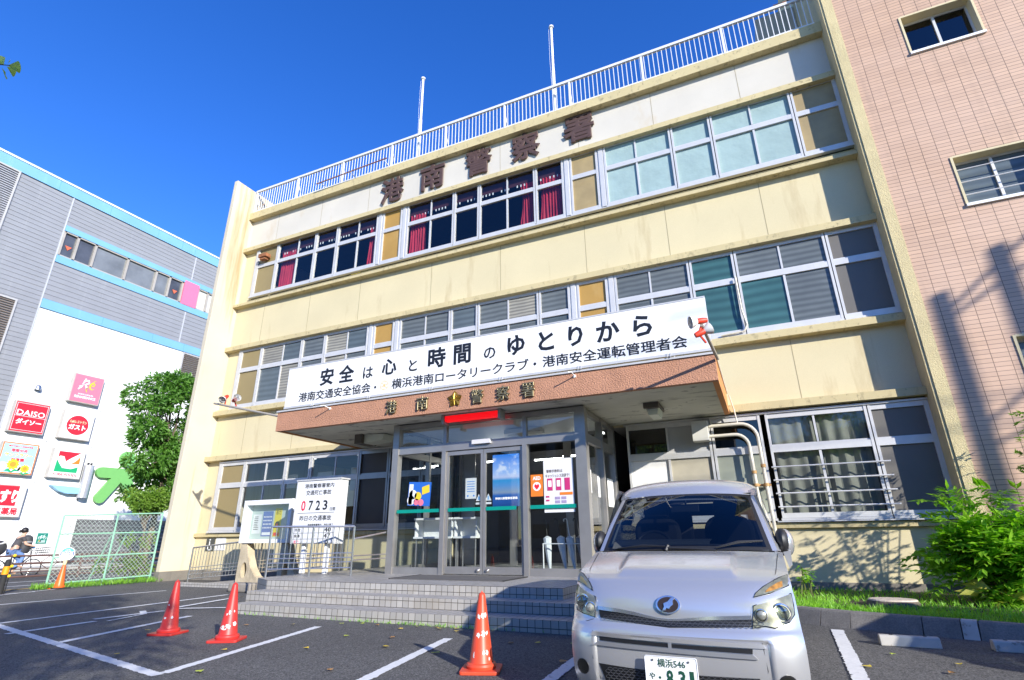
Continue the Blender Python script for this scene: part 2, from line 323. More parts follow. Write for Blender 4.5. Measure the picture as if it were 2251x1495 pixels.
# ---- windows
def curtain(x0, x1, z0, z1, root, mat=RED, pitch=.085, amp=.03, gather=0, y=.30):
    n = max(6, int((x1-x0)/pitch*6)); rows = []; r = random.Random(int(x0*97)); ph = r.random()*6
    for k in range(9):
        v = k/8; g = 1-gather*math.sin(math.pi*min(1, v*1.15))*.35
        rows.append([((x0+(x1-x0)*(i/n-.5)*g+(x1-x0)/2) + .012*math.sin(3*v+i*.3), y+amp*math.sin(ph+i*2*math.pi/6+.5*math.sin(i*.35))*(.7+.5*v)+.012*math.sin(i*.9+4*v), z1+(z0-z1)*v) for i in range(n+1)])
    return MB().grid(rows).build('curtain', mat, root, smooth=True)
def window(x0, x1, z0, z1, rail, thin=None, panes='clear', fr=ALU, root=None, lw=.05, rw=.05):
    root = root or st; f = MB(); ya, yb = .125, .205
    f.box(x0, x0+lw, ya, yb, z0, z1).box(x1-rw, x1, ya, yb, z0, z1)
    f.box(x0+lw, x1-rw, ya+.012, yb, z1-.10, z1).box(x0+lw, x1-rw, ya+.004, yb, z0, z0+.095)
    f.box(x0+lw, x1-rw, ya+.006, yb, rail-.065, rail+.065).box(x0+lw, x1-rw, ya+.035, yb, rail+.069, rail+.10)
    f.box(x0-.02, x1+.02, ya-.03, yb-.03, z0-.05, z0-.004)
    cells = [(x0+lw, x1-rw)]
    if thin: f.box(thin-.024, thin+.024, ya+.02, yb-.001, z0+.096, rail-.066).box(thin-.02, thin+.02, ya+.03, yb-.002, rail+.1, z1-.101); cells = [(x0+lw, thin-.02), (thin+.02, x1-rw)]
    wn = f.build('window', fr, root)
    if not isinstance(panes, (list, tuple)): panes = [panes]*(len(cells)*2)
    k = 0
    for c0, c1 in cells:
        for a, b in ((rail+.1, z1-.1), (z0+.095, rail-.065)):
            p = panes[k]; k += 1
            if p == 'clear': MB().add([(c0, .17, a), (c1, .17, a), (c1, .17, b), (c0, .17, b)], [(0, 1, 2, 3)]).build('pane', GL, wn)
            elif p == 'dark': MB().add([(c0, .17, a), (c1, .17, a), (c1, .17, b), (c0, .17, b)], [(0, 1, 2, 3)]).build('pane', GLD, wn)
            elif p == 'hazed': MB().add([(c0, .17, a), (c1, .17, a), (c1, .17, b), (c0, .17, b)], [(0, 1, 2, 3)]).build('pane', GLM, wn)
            elif p in ('paper', 'white'):
                MB().box(c0, c1, .19, .2, a, b).build('paper_sheet', PAPER if p == 'paper' else PAPERW, wn)
            else: MB().box(c0, c1, .175, .185, a, b).build('pane', p, wn)
    return wn
Zs = {3: (9.72, 11.78, 10.95), 2: (5.46, 7.59, 6.79), 1: (1.45, 3.57, 2.82)}
DB = .115
for fl in (3, 2):
    z0, z1, rl = Zs[fl]; r = random.Random(fl)
    def W(x0, x1, thin=None, panes='clear', **k): return window(x0, x1, z0, z1, rl, thin, panes, **k)
    def F2(n): return [r.choice([FR[0], FR[0], FR[1]]) for _ in range(n)]
    W(-16.41, -15.30, None, PAN[0], lw=.16)
    c = 'clear'
    a = W(-15.28, -13.42, -14.28, c if fl == 3 else [FR[2], FR[1], FR[1], FR[2]])
    W(-13.40, -12.41, None, c if fl == 3 else F2(2))
    b = W(-12.39, -10.64, -11.48, c if fl == 3 else [FR[2], FR[2], FR[1], FR[0]])
    W(-10.42, -9.64, None, PAN[1] if fl == 3 else PAN[1])
    d = W(-9.42, -7.62, -8.5, c if fl == 3 else F2(4))
    W(-7.60, -6.71, None, c if fl == 3 else F2(2))
    e = W(-6.69, -4.81, -5.74, c if fl == 3 else [FR[0], FR[0], FR[2], FR[0]])
    g = W(-4.79, -3.91, None, c if fl == 3 else F2(2))
    W(-3.69, -2.87, None, PAN[2] if fl == 3 else PAN[1])
    W(-2.67, -.80, -1.77, 'paper' if fl == 3 else [FR[0], FR[0], FR[0], FR[0]])
    W(-.78, .23, None, 'paper' if fl == 3 else [FR[3], FR[3]])
    W(.25, 2.17, 1.22, 'paper' if fl == 3 else [FR[0], FR[0], FR[3], FR[1]] if False else [FR[0], FR[3], FR[0], FR[0]])
    W(2.19, 3.20, None, PAN[2] if fl == 3 else PAN[4], rw=.08)
    for x in (-10.64, -9.64, -3.91, -2.87): MB().box(x+.002, x+.218, .14, .2, z0, z1).box(x+.05, x+.17, .115, .139, z0, z1).build('mullion_cover', ALU, st)
    MB().box(-16.41, 3.2, .08, .2, z0-.075, z0-.052).build('sill_flashing', ALU, st); MB().box(-16.41, 3.2, .10, .2, z1+.003, z1+.05).build('head_flashing', ALU, st)
    if fl == 3:
        for x0, x1, wn, ga in ((-15.2, -14.5, a, 0), (-11.1, -10.75, b, .5), (-9.36, -8.75, d, 0), (-5.35, -4.9, e, .8), (-4.7, -4.02, g, .25)):
            curtain(x0, x1, z0+.12, z1-.42, wn, gather=ga, pitch=.10)
        for x0, x1 in ((-15.25, -10.7), (-9.4, -3.95)):
            v = MB().box(x0, x1, .30, .31, z1-.42, z1-.05); v.build('curtain_valance', M('dark_red_valance', (.05, .008, .012), .9), st)
            hk = MB(); x = x0+.15
            while x < x1: hk.box(x, x+.035, .285, .298, z1-.50, z1-.42); x += .12 if int(x*7) % 4 else .3
            hk.build('curtain_hooks', WHITE, st)
        MB().tube([(-12.2, .8, 10.0), (-10.9, .8, 10.0)], .03).tube([(-12.2, .9, 9.9), (-10.9, .9, 9.9)], .03).tube([(-8.4, .8, 9.95), (-7.0, .8, 9.95)], .035).build('handrail', flat('yellow_reflection', (.65, .45, .05)), st)  # yellow bars reflected in the panes, put in as coloured tubes
z0, z1, rl = Zs[1]
def W(x0, x1, thin=None, panes='clear', **k): return window(x0, x1, z0, z1, rl, thin, panes, **k)
W(-16.41, -15.22, None, PAN[0], lw=.16); W(-15.2, -13.42, -14.28); W(-13.4, -12.41); W(-12.39, -10.55, -11.45)
W(-10.53, -9.5, None, PAN[3], fr=ALUD); W(-9.48, -8.4, None, 'dark', fr=ALUD); W(-8.38, -7.6, None, 'dark', fr=ALUD)
W(-2.70, -.84, -1.78, ['dark', 'white', M('part_shaded_white_board', (.42, .42, .41), .5, var=.06), M('half_lit_beige_blind', (.42, .38, .29), .8, var=.08, vs=3, bump=.3, bs=5)]); W(-.82, .20, None, ['dark', frost('half_lit_blind', (.34, .36, .29), (.3, 3))])  # white board greyed, beige blind toned half lit: shade put into the colours
wb = W(.30, 2.17, 1.21, 'hazed'); W(2.19, 3.2, None, PAN[4], rw=.08)
for x0, x1 in ((.36, 1.18), (1.25, 2.1)): curtain(x0, x1, 1.5, 3.5, wb, NET, .24, .03, y=.30)
MB().box(.36, 2.1, .40, .41, 1.5, 3.5).build('dim_backing', DARKROOM, wb)  # thin dark sheet behind the net curtains, coloured like the dim rooms
bars = MB()
for k in range(4): bars.tube([(.26, .04, 1.66+.262*k), (2.34, .04, 1.66+.262*k)], .016)
for x in (.30, 1.22, 2.2):
    for k in range(4): bars.box(x-.012, x+.012, .04, .125, 1.65+.262*k, 1.67+.262*k)
bars.build('security_bars', ALU, st)
for a_ in ((-16.41, -7.5, .06, .2, 1.375, 1.396), (.2, 3.2, .05, .2, 1.372, 1.394)): MB().box(*a_).build('sill_flashing', ALU, st)
for a_ in ((-16.41, -7.5, .10, .2, z1+.003, z1+.04), (-2.75, 3.2, .10, .2, z1+.003, z1+.04)): MB().box(*a_).build('head_flashing', ALU, st)
# things seen inside the ground floor
for a_ in ((-15.1, -14.45, 1.6, 1.7, 2.8, 3.25), (-13.1, -12.5, 1.2, 1.3, 2.9, 3.2), (-11.9, -10.9, 1.4, 1.5, 2.6, 3.3), (-15.0, -13.9, 2.2, 2.6, 1.4, 2.3), (-13.7, -11.9, 2.6, 2.7, 2.2, 2.9)): MB().box(*a_).build('cabinet', WHITE, st)
cl_ = MB()
for x in (-14.5, -12.5, -6.6, -5.0, -3.9): cl_.box(x, x+.1, 1.2, 2.4, 3.86, 3.9)
cl_.build('ceiling_tube', emit('fluorescent', (1, 1, .96), 4), st)
# rusty box on the first panel, stains under it
MB().box(-16.02, -15.62, -.10, .12, 11.18, 11.32).box(-15.98, -15.7, -.06, .1, 11.10, 11.18).build('vent_box', M('rusty_sheet', (.28, .11, .045), .8, var=.4, vs=9), st)
# roof railing
rr = thing('roof_railing', 'long white slatted railing with rust spots along the roof edge of the police station', 'railing', (-7, .1, 13.48))
tr = MB().box(XL+.05, 3.1, .06, .14, 14.50, 14.585).box(XL+.05, 3.1, .08, .12, 13.56, 13.60); tr.build('rail', RAILW, rr)
bm_ = MB(); x = XL+.16
while x < 3.1: bm_.box(x-.0095, x+.0095, .09, .11, 13.6, 14.5); x += .1305
bm_.build('balusters', RAILW, rr)
for k in range(9):
    x = -16.95+k*2.235
    p = MB().box(x-.03, x+.03, .07, .13, 13.48, 14.5); p.tube([(x, .13, 14.2), (x+.0, .42, 13.5)], .018); p.build('post', RAILW, rr)
MB().tube([(2.3, .1, 14.6), (3.1, .1, 14.6)], .05).build('rail_sleeve', M('rusty_rail', (.34, .13, .05), .8, var=.5, vs=12, spots=((.02, .02, .02), 6, .5, .9)), rr)
sp = thing('fixing_bracket', 'rusty bracket bar fixed along the roof railing left of the lettering', 'bracket', (-11.5, 0, 13.7))
MB().tube([(-13.4, -.22, 13.6), (-10.2, -.22, 13.68)], .022).build('bar', M('rusty_bar', (.25, .10, .05), .8, var=.4, vs=10), sp)
for x in (-13.2, -11.8, -10.3): MB().tube([(x, -.22, 13.62), (x+.05, .0, 13.50), (x+.05, .08, 13.49)], .016).build('arm', RAILW, sp)
MB().box(XR-1.15, XR-.06, 2.2, 4.2, 13.3, 16.6).build('roof_tower', M('tower_plaster', (.42, .38, .30), .9, var=.1, streak=.4), st)
for i, (x, lab) in enumerate(((-9.28, 'shorter looking left white flagpole above the first roof letters'), (-4.13, 'right white flagpole with slack rope above the last roof letter'))):
    fp = thing('flagpole', lab, 'flagpole', (x, .36, 13.3), 'flagpoles on the roof')
    MB().lathe([(.055, 0), (.055, 2.2), (.045, 2.21), (.042, 4.1)], 10, Matrix.Translation((x, .36, 13.3))).build('pole', WHITE, fp, True)
    MB().lathe([(.02, 0), (.085, .02), (.085, .07), (.03, .10)], 12, Matrix.Translation((x, .36, 17.4))).build('truck_cap', WHITE, fp, True)
    MB().tube([(x-.08, .33, 17.35), (x-.09, .33, 16.0), (x-.05, .33, 14.6), (x-.05, .33, 13.6)], .004, 4).build('rope', WHITE, fp)
# roof lettering, each character of its own
for ch, x, z in zip('港南警察署', (-10.16, -8.52, -6.76, -5.10, -3.37), (12.58, 12.62, 12.63, 12.66, 12.72)):
    mb = MB(); put_text(mb, ch, at(x, .195, z), 0, 0, .98, 1.02, bold=.034, depth=.06); lt = mb.build('sign_letter', BROWN, st)
    mb = MB()
    for dx in (-.3, .3): mb.box(x+dx-.02, x+dx+.02, .18, .21, z-.3, z+.3)
    mb.build('standoff', BROWN, lt)
# ------------------------------------------------------------------ canopy (a slab of the station)
cx0, cx1, cyf, cz0, cz1 = -10.5, -.38, -3.05, 3.61, 4.07
cp = MB().box(cx0, cx1, cyf, cyf+.12, cz0, cz1).build('canopy_front', TERRA, st)
MB().box(cx0+.001, cx0+.1, cyf+.12, .0, cz0, cz1).box(cx1-.1, cx1-.001, cyf+.12, .0, cz0, cz1).build('canopy_side', TERRAS, st)
MB().box(cx0+.1, cx1-.1, cyf+.12, .205, cz0+.02, cz1-.05).build('canopy_slab', SOFF, st)
MB().box(cx0-.02, cx1+.02, cyf-.03, .0, cz1, cz1+.035).build('canopy_coping', ALU, st)
for ch, x in zip('港南警察署', (-7.09, -6.29, -4.97, -4.39, -3.85)):
    mb = MB(); put_text(mb, ch, at(x, cyf, 3.845), 0, 0, .29, .29, bold=.015, depth=.05); mb.build('canopy_letter', BRASS, cp)
em = MB(); Me = at(-5.50, cyf, 3.845)
for k in range(5):
    a0 = R_(90+72*k)
    for s_, dz in ((-1, .03), (1, .055)):
        tip = Vector((.18*math.cos(a0), .18*math.sin(a0), .03)); side = Vector((.13*math.cos(a0+s_*R_(30)), .13*math.sin(a0+s_*R_(30)), .012)); inner = Vector((.055*math.cos(a0+s_*R_(36)), .055*math.sin(a0+s_*R_(36)), .02))
        em.add([Me @ v for v in (Vector((0, 0, .06)), inner, side, tip, Vector((0, 0, .0)))], [(0, 1, 2, 3), (0, 3, 2, 1)])
for k in range(10):
    a0 = R_(36*k+18); em.tube([Me @ Vector((0, 0, .05)), Me @ Vector((.12*math.cos(a0), .12*math.sin(a0), .03))], .012, 4)
em.build('canopy_emblem', GOLD, cp)
hk = MB()
for x in (-8.85, -2.9):
    hk.tube([(x, cyf, 4.0), (x+.0, cyf-.22, 4.03), (x-.05, cyf-.26, 4.02)], .012, 5).lathe([(.03, 0), (.03, .02)], 8, at(x, cyf, 4.0))
hk.build('hook', WHITE, cp)
# fluorescent fittings under the canopy
for x, lab in ((-8.75, 'ceiling lamp with white diffuser under the left end of the canopy'), (-1.72, 'ceiling lamp with white diffuser under the right end of the canopy')):
    lf = thing('ceiling_lamp', lab, 'lamp', (x, -1.4, 3.6), 'lamps under the canopy')
    y0, y1 = (-1.75, -1.15)
    if x < -5: MB().box(x-.42, x-.20, y0, y1, 3.40, 3.63).build('housing', M('brown_housing', (.10, .085, .07), .5), lf); MB().prism([(-.2, 3.628), (.42, 3.60), (.36, 3.46), (-.2, 3.41)], -1.65, -1.25, Matrix(((1, 0, 0, x), (0, 0, 1, 0), (0, 1, 0, 0), (0, 0, 0, 1)))).build('diffuser', flat('opal_diffuser', (.75, .78, .66), .4), lf)
    else: MB().box(x-.17, x+.13, y0, y1, 3.56, 3.63).box(x-.17, x+.13, y0-.10, y0, 3.52, 3.63).build('housing', M('brown_housing', (.10, .085, .07), .5), lf); MB().prism([(-.14, 3.558), (.10, 3.558), (.07, 3.40), (-.10, 3.40)], y0+.02, y1-.05, Matrix(((1, 0, 0, x), (0, 0, 1, 0), (0, 1, 0, 0), (0, 0, 0, 1)))).build('diffuser', flat('opal_diffuser', (.75, .78, .66), .4), lf)
# ------------------------------------------------------------------ banner sign on the canopy
bn = thing('banner_sign', 'long white banner sign with black Japanese road safety slogan standing on the terracotta canopy', 'sign', (-5.3, -3.0, 4.11))
bx0, bx1, bz0, bz1, by = -10.28, -.40, 4.16, 5.15, -3.08
pan = MB().box(bx0, bx1, by, by+.06, bz0, bz1).build('panel', M('banner_white', (.86, .86, .85), .45, var=.02, vs=1), bn)
MB().box(bx0, bx1, by-.02, by-.001, bz0-.035, bz0+.012).box(bx0, bx1, by-.008, by-.001, bz1-.015, bz1+.01).build('frame', ALU, bn)
sj = MB()
for k in range(1, 6): x = bx0+(bx1-bx0)*k/6; sj.box(x-.003, x+.003, by-.0015, by, bz0+.012, bz1-.016)
sj.build('seam', flat('seam_grey', (.6, .6, .6)), bn)
fb = MB()
for k in range(6): x = bx0+.9+k*1.65; fb.tube([(x, by+.06, bz1-.1), (x, by+.9, 4.12)], .022).box(x-.025, x+.025, by+.06, by+.1, 4.11, bz1); fb.box(x-.04, x-.015, by-.03, by-.021, bz0-.05, bz0+.02).box(x+.015, x+.04, by-.03, by-.021, bz0-.05, bz0+.02)
fb.build('bracket', ALU, bn)
B0 = at(0, by, 0)
mb = MB()
for ch, x, z, h in (('安', -9.03, 4.79, .43), ('全', -8.44, 4.79, .42), ('は', -7.81, 4.73, .27), ('心', -7.22, 4.79, .38), ('と', -6.58, 4.73, .27), ('時', -5.97, 4.82, .46), ('間', -5.34, 4.81, .44), ('の', -4.69, 4.73, .25), ('ゆ', -4.09, 4.81, .43), ('と', -3.44, 4.80, .41), ('り', -2.83, 4.80, .42), ('か', -2.19, 4.79, .42), ('ら', -1.54, 4.79, .42)):
    put_text(mb, ch, B0, x, z, ht=h, bold=.030 if h > .3 else .020, depth=.004)
for s_, a, b in (('港南交通安全協会', -9.85, -7.70), ('横浜港南ロータリークラブ', -7.12, -3.82), ('港南安全運転管理者会', -3.53, -.79)):
    put_text(mb, s_, B0, (a+b)/2, 4.365, b-a, .235, bold=.016, depth=.004)
for x in (-7.57, -3.69): mb.prism(circle(.03, 14, x, 4.35), .001, .005, B0)
mb.build('lettering', INK, bn)
eg = MB(); ep = flat('pale_gold_print', (.75, .52, .22))
for k in range(24):
    a0 = 2*math.pi*k/24; eg.prism([(-7.32+.128*math.cos(a0+d)*q, 4.36+.128*math.sin(a0+d)*q) for d, q in ((-.07, .9), (-.05, 1.05), (.05, 1.05), (.07, .9))], .001, .003, B0)
for k in range(28): a0 = 2*math.pi*k/28; a1 = 2*math.pi*(k+1)/28; eg.prism([(-7.32+r_*math.cos(q), 4.36+r_*math.sin(q)) for r_, q in ((.092, a0), (.104, a0), (.104, a1), (.092, a1))], .001, .003, B0)
for k in range(6): a0 = math.pi*k/3+.3; eg.tube([B0 @ Vector((-7.32+.03*math.cos(a0), 4.36+.03*math.sin(a0), .002)), B0 @ Vector((-7.32+.09*math.cos(a0), 4.36+.09*math.sin(a0), .002))], .008, 4)
eg.prism(circle(.03, 12, -7.32, 4.36), .001, .003, B0)
eg.build('emblem', ep, bn)
# ------------------------------------------------------------------ glass entrance porch
po = thing('entrance_porch', 'glazed entrance porch with bronze coloured metal frames and sliding doors under the canopy', 'porch', (-5.3, -2.3, .45))
px0, px1, pyf, pz0, pz1 = -7.48, -3.1, -2.3, .45, 3.60
f = MB(); t = .10
f.box(px0-.08, px0+.08, pyf, pyf+.16, pz0, pz1); f.box(px1-.10, px1+.12, pyf, pyf+.2, pz0, pz1)
f.box(px0+.08, px1-.10, pyf+.02, pyf+.14, 2.93, 3.10); f.box(px0+.08, px1-.1, pyf+.02, pyf+.14, 3.50, pz1); 
for x in (-6.20, -4.29): f.box(x-.05, x+.05, pyf+.01, pyf+.15, pz0, 2.93).box(x-.04, x+.04, pyf+.03, pyf+.13, 3.1, 3.5)
f.box(px0+.08, -6.25, pyf+.03, pyf+.13, pz0, pz0+.13).box(-4.24, px1-.1, pyf+.03, pyf+.13, pz0, pz0+.14)
# right flank
xf = px1+.02
f.box(xf-.06, xf+.08, -.98, -.88, pz0, pz1).box(xf-.06, xf+.08, .06, .19, pz0, pz1)
for a, b in ((-2.1, -.98), (-.88, .06)): f.box(xf-.03, xf+.06, a, b, 2.93, 3.10).box(xf-.03, xf+.06, a, b, 3.5, pz1).box(xf-.03, xf+.06, a, b, pz0, pz0+.14)
# left flank
f.box(px0-.06, px0+.06, -.95, -.87, pz0, pz1).box(px0-.06, px0+.06, .1, .2, pz0, pz1)
for a, b in ((-2.14, -.95), (-.87, .1)): f.box(px0-.03, px0+.05, a, b, 2.93, 3.08).box(px0-.03, px0+.05, a, b, 3.5, pz1).box(px0-.03, px0+.05, a, b, pz0, pz0+.14)
f.build('frame', BRONZE, po)
def gpane(x0, x1, z0, z1, y, root, name='pane', mat=GLE): return MB().add([(x0, y, z0), (x1, y, z0), (x1, y, z1), (x0, y, z1)], [(0, 1, 2, 3)]).build(name, mat, root)
for a, b in ((px0+.08, -6.25), (-4.24, px1-.1)): gpane(a, b, pz0+.13, 2.93, pyf+.08, po)
for a, b in ((px0+.08, -6.24), (-6.16, -4.33), (-4.25, px1-.1)): gpane(a, b, 3.10, 3.50, pyf+.08, po)
for X_ in (xf+.015, px0):
    for a, b in ((-2.1, -.98), (-.88, .1)):
        for z0_, z1_ in ((pz0+.14, 2.93), (3.10, 3.5)): MB().add([(X_, a, z0_), (X_, b, z0_), (X_, b, z1_), (X_, a, z1_)], [(0, 1, 2, 3)]).build('pane', GLE, po)
for x0, x1 in ((-6.145, -5.255), (-5.245, -4.345)):
    d = MB().box(x0, x0+.055, pyf+.05, pyf+.10, pz0+.02, 2.91).box(x1-.055, x1, pyf+.05, pyf+.10, pz0+.02, 2.91).box(x0+.055, x1-.055, pyf+.05, pyf+.10, 2.83, 2.91).box(x0+.055, x1-.055, pyf+.05, pyf+.10, pz0+.02, pz0+.155).build('sliding_door', BRONZE, po)
    gpane(x0+.055, x1-.055, pz0+.155, 2.83, pyf+.075, d)
    xk = x1-.1 if x0 < -5.5 else x0+.1
    MB().lathe([(.03, 0), (.035, .02), (.02, .04)], 12, at(xk, pyf+.05, pz0+.09)).build('lock', STEEL, d, True)
MB().box(-5.48, -5.05, pyf-.05, pyf+.02, 3.02, 3.11).build('door_sensor', flat('sensor_grey', (.62, .64, .68), .4), po)
MB().box(px0, px1+.05, pyf+.1, .2, 3.56, 3.605).build('ceiling', WHITE, po)
gs = MB()
for x0, x1 in ((px0+.1, -6.28), (-6.08, -5.31), (-5.18, -4.5), (-4.2, px1-.14)): gs.box(x0, x1, pyf+.045, pyf+.049, 1.665, 1.735)
gs.build('safety_stripe', flat('teal_film', (.0, .26, .20), .4), po)
MB().box(-5.3, -4.4, -1.1, -.8, 3.42, 3.52).build('ceiling_light', WHITE, po)
for a_ in ((-6.9, -6.1, 1.0, 1.06, 3.1, 3.13), (-4.6, -3.9, 1.0, 1.06, 3.1, 3.13), (-5.8, -5.0, 2.0, 2.06, 3.2, 3.23)): MB().box(*a_).build('lit_tube', emit('porch_fluorescent', (1, 1, .95), 14), po)
# dark lobby behind the porch
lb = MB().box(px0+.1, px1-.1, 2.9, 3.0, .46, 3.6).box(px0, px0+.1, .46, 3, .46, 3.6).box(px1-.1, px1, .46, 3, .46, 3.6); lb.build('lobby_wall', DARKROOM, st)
MB().box(-7.3, -6.9, .48, .5, .5, 3.4).box(-5.9, -5.7, .48, .5, .5, 3.4).box(-4.4, -4.2, .48, .5, .5, 3.4).box(-3.6, -3.2, .48, .5, .5, 3.4).build('lobby_frame', BRONZE, po)
# red police lamp
rl_ = thing('red_lamp', 'glowing red tube lamp hanging under the canopy edge above the sliding doors', 'lamp', (-5.3, -2.6, 3.6))
m = MB(); Mr = Matrix(((0, 0, 1, 0), (1, 0, 0, -2.62), (0, 1, 0, 3.5), (0, 0, 0, 1)))
m.prism([(-.08, .03), (-.06, -.02), (.06, -.02), (.08, .03), (.08, .12), (-.08, .12)], -5.96, -4.68, Mr); m.build('tube', emit('red_glow', (1, .004, .01), .45), rl_, bevel=.02)
MB().box(-4.68, -4.62, -2.73, -2.5, 3.43, 3.63).box(-6.02, -5.96, -2.73, -2.5, 3.43, 3.63).box(-6.0, -4.6, -2.7, -2.52, 3.6, 3.64).build('holder', flat('grey_lamp_holder', (.3, .3, .28)), rl_)
# ------------------------------------------------------------------ steps and platform
def tilemat(name, bw, bh, col, axes):
    m, nt, b = newmat(name); tc = N(nt, 'ShaderNodeTexCoord'); sx = N(nt, 'ShaderNodeSeparateXYZ'); cb = N(nt, 'ShaderNodeCombineXYZ')
    nt.links.new(tc.outputs['Object'], sx.inputs[0])
    for i, a in enumerate(axes): nt.links.new(sx.outputs[a], cb.inputs[i])
    return m, nt, b, cb.outputs[0]
def brick(nt, vec, bw, bh, mort, c1, c2, cm, off=0):
    t = N(nt, 'ShaderNodeTexBrick'); t.offset = off; t.squash = 1
    for k, v in (('Scale', 1), ('Brick Width', bw), ('Row Height', bh), ('Mortar Size', mort), ('Mortar Smooth', .1), ('Bias', 0)): t.inputs[k].default_value = v
    for k, v in (('Color1', c1), ('Color2', c2), ('Mortar', cm)): t.inputs[k].default_value = (*v, 1)
    nt.links.new(vec, t.inputs['Vector']); return t
def steptile(name, axes, bw, bh, oz):
    m, nt, b, v = tilemat(name, bw, bh, None, axes)
    mp = N(nt, 'ShaderNodeMapping'); mp.inputs['Location'].default_value = oz; nt.links.new(v, mp.inputs['Vector'])
    t = brick(nt, mp.outputs[0], bw, bh, .0045, (.44, .42, .385), (.35, .335, .31), (.05, .045, .04))
    c = mixc(nt, ramp(nt, noise(nt, v, 3, 5), [(.5, 0.), (.75, .4)]), t.outputs['Color'], (.30, .25, .18))
    nt.links.new(c, b.inputs['Base Color']); b.inputs['Roughness'].default_value = .45
    bm = N(nt, 'ShaderNodeBump'); bm.invert = True; bm.inputs['Strength'].default_value = .6; bm.inputs['Distance'].default_value = .006
    nt.links.new(t.outputs['Fac'], bm.inputs['Height']); nt.links.new(bm.outputs[0], b.inputs['Normal']); return m
TR = steptile('tiled_riser', ('X', 'Z', 'Y'), .108, .0985, (0, .045, 0)); TT = steptile('tiled_tread', ('X', 'Y', 'Z'), .108, .108, (0, 0, 0)); TS = steptile('tiled_flank', ('Y', 'Z', 'X'), .108, .0985, (0, .045, 0))
sx0 = -8.65
def step(name, poly, z0, z1, parent):
    n = len(poly); a = sum(poly[i][0]*poly[(i+1) % n][1]-poly[(i+1) % n][0]*poly[i][1] for i in range(n))
    if a < 0: poly = poly[::-1]
    me = bpy.data.meshes.new(name); me.from_pydata([(x, y, z) for z in (z0, z1) for x, y in poly], [], [tuple(range(n))[::-1], tuple(range(n, 2*n))]+[(i, (i+1) % n, n+(i+1) % n, n+i) for i in range(n)])
    for mm in (TT, TR, TS): me.materials.append(mm)
    for p in me.polygons: p.material_index = 0 if abs(p.normal.z) > .5 else (1 if abs(p.normal.y) > .6 else 2)
    o = bpy.data.objects.new(name, me); COL.objects.link(o); attach(o, parent); return o
sp_ = thing('entrance_steps', 'grey tiled entrance platform with three steps and a ramp in front of the doors', 'steps', (-6, -3, 0))
step('platform', [(-9.35, .185), (-9.35, -3.98), (sx0, -4.40), (-2.83, -4.40), (-2.83, .185)], 0, .45, sp_)
step('step', [(sx0+.02, -4.401), (sx0+.02, -4.83), (-2.45, -4.83), (-2.45, .184), (-2.829, .184), (-2.829, -4.401)], 0, .30, sp_)
step('step', [(sx0+.2, -4.831), (sx0+.2, -5.28), (-2.05, -5.28), (-2.05, .183), (-2.449, .183), (-2.449, -4.831)], -.05, .15, sp_)
me = MB(); Mx = Matrix(((1, 0, 0, 0), (0, 0, 1, 0), (0, 1, 0, 0), (0, 0, 0, 1)))
me.prism([(-14.9, -.02), (-14.9, .02), (-9.36, .44), (-9.36, -.02)], -1.62, .18, Mx); me.build('ramp', M('ramp_concrete', (.30, .28, .25), .9, var=.15, fine=.1), sp_)
MB().box(-14.9, -9.4, -1.72, -1.63, -.02, .10).build('ramp_kerb', TR, sp_)
ent = thing('door_mat', 'dark grey entrance mat on the platform before the sliding doors', 'mat', (-5.3, -3, .45))
MB().box(-6.5, -4.2, -3.55, -2.5, .451, .462).build('pile', M('mat_pile', (.10, .095, .09), .95, var=.2, vs=30), ent)
MB().box(-6.53, -6.5, -3.55, -2.5, .451, .466).box(-4.2, -4.17, -3.55, -2.5, .451, .466).build('edging', RUBBER, ent)
cb = thing('concrete_block', 'weathered grey concrete block lying before the notice case leg', 'block', (-12.2, -2.1, 0))
MB().box(-11.95, -11.2, -2.5, -2.2, 0, .2).build('block', M('old_block', (.28, .25, .21), .95, var=.25, vs=4, bump=.6, bs=30), cb, bevel=.04)
# ------------------------------------------------------------------ tiled annex on the right
ax = thing('annex_building', 'salmon tiled annex with small recessed windows joined to the right end of the police station', 'building', (8, 3, 0))
m, nt, b, v = tilemat('salmon_tile', .262, .0855, None, ('X', 'Z', 'Y'))
mp = N(nt, 'ShaderNodeMapping'); mp.inputs['Location'].default_value = (-3.42, -.02, 0); nt.links.new(v, mp.inputs['Vector'])
t = brick(nt, mp.outputs[0], .262, .0855, .0052, (.58, .375, .245), (.50, .32, .21), (.17, .12, .085))
c = mixc(nt, ramp(nt, noise(nt, v, .8, 4), [(.35, 0.), (.7, .5)]), t.outputs['Color'], mixc(nt, .5, t.outputs['Color'], (.62, .45, .36)))
vj = brick(nt, mp.outputs[0], .262, 400, .006, (1, 1, 1), (1, 1, 1), (.62, .55, .5)); c = mixc(nt, 1., c, vj.outputs['Color'], 'MULTIPLY')
nt.links.new(c, b.inputs['Base Color']); b.inputs['Roughness'].default_value = .5
bm = N(nt, 'ShaderNodeBump'); bm.invert = True; bm.inputs['Strength'].default_value = .7; bm.inputs['Distance'].default_value = .008; nt.links.new(t.outputs['Fac'], bm.inputs['Height']); nt.links.new(bm.outputs[0], b.inputs['Normal'])
st1 = ramp(nt, noise(nt, mapped(nt, (2.5, 2.5, .12)), 1.5, 6, .6), [(.55, 0.), (.72, .28)]); c = mixc(nt, st1, c, (.25, .17, .12)); nt.links.new(c, b.inputs['Base Color'])
TILE = m; AY = -.35
openings = [(4.62, 5.93, 11.35, 12.42), (4.64, 6.0, 7.30, 8.43), (4.62, 6.0, 3.28, 4.48)]
wm = MB(); zc = 0
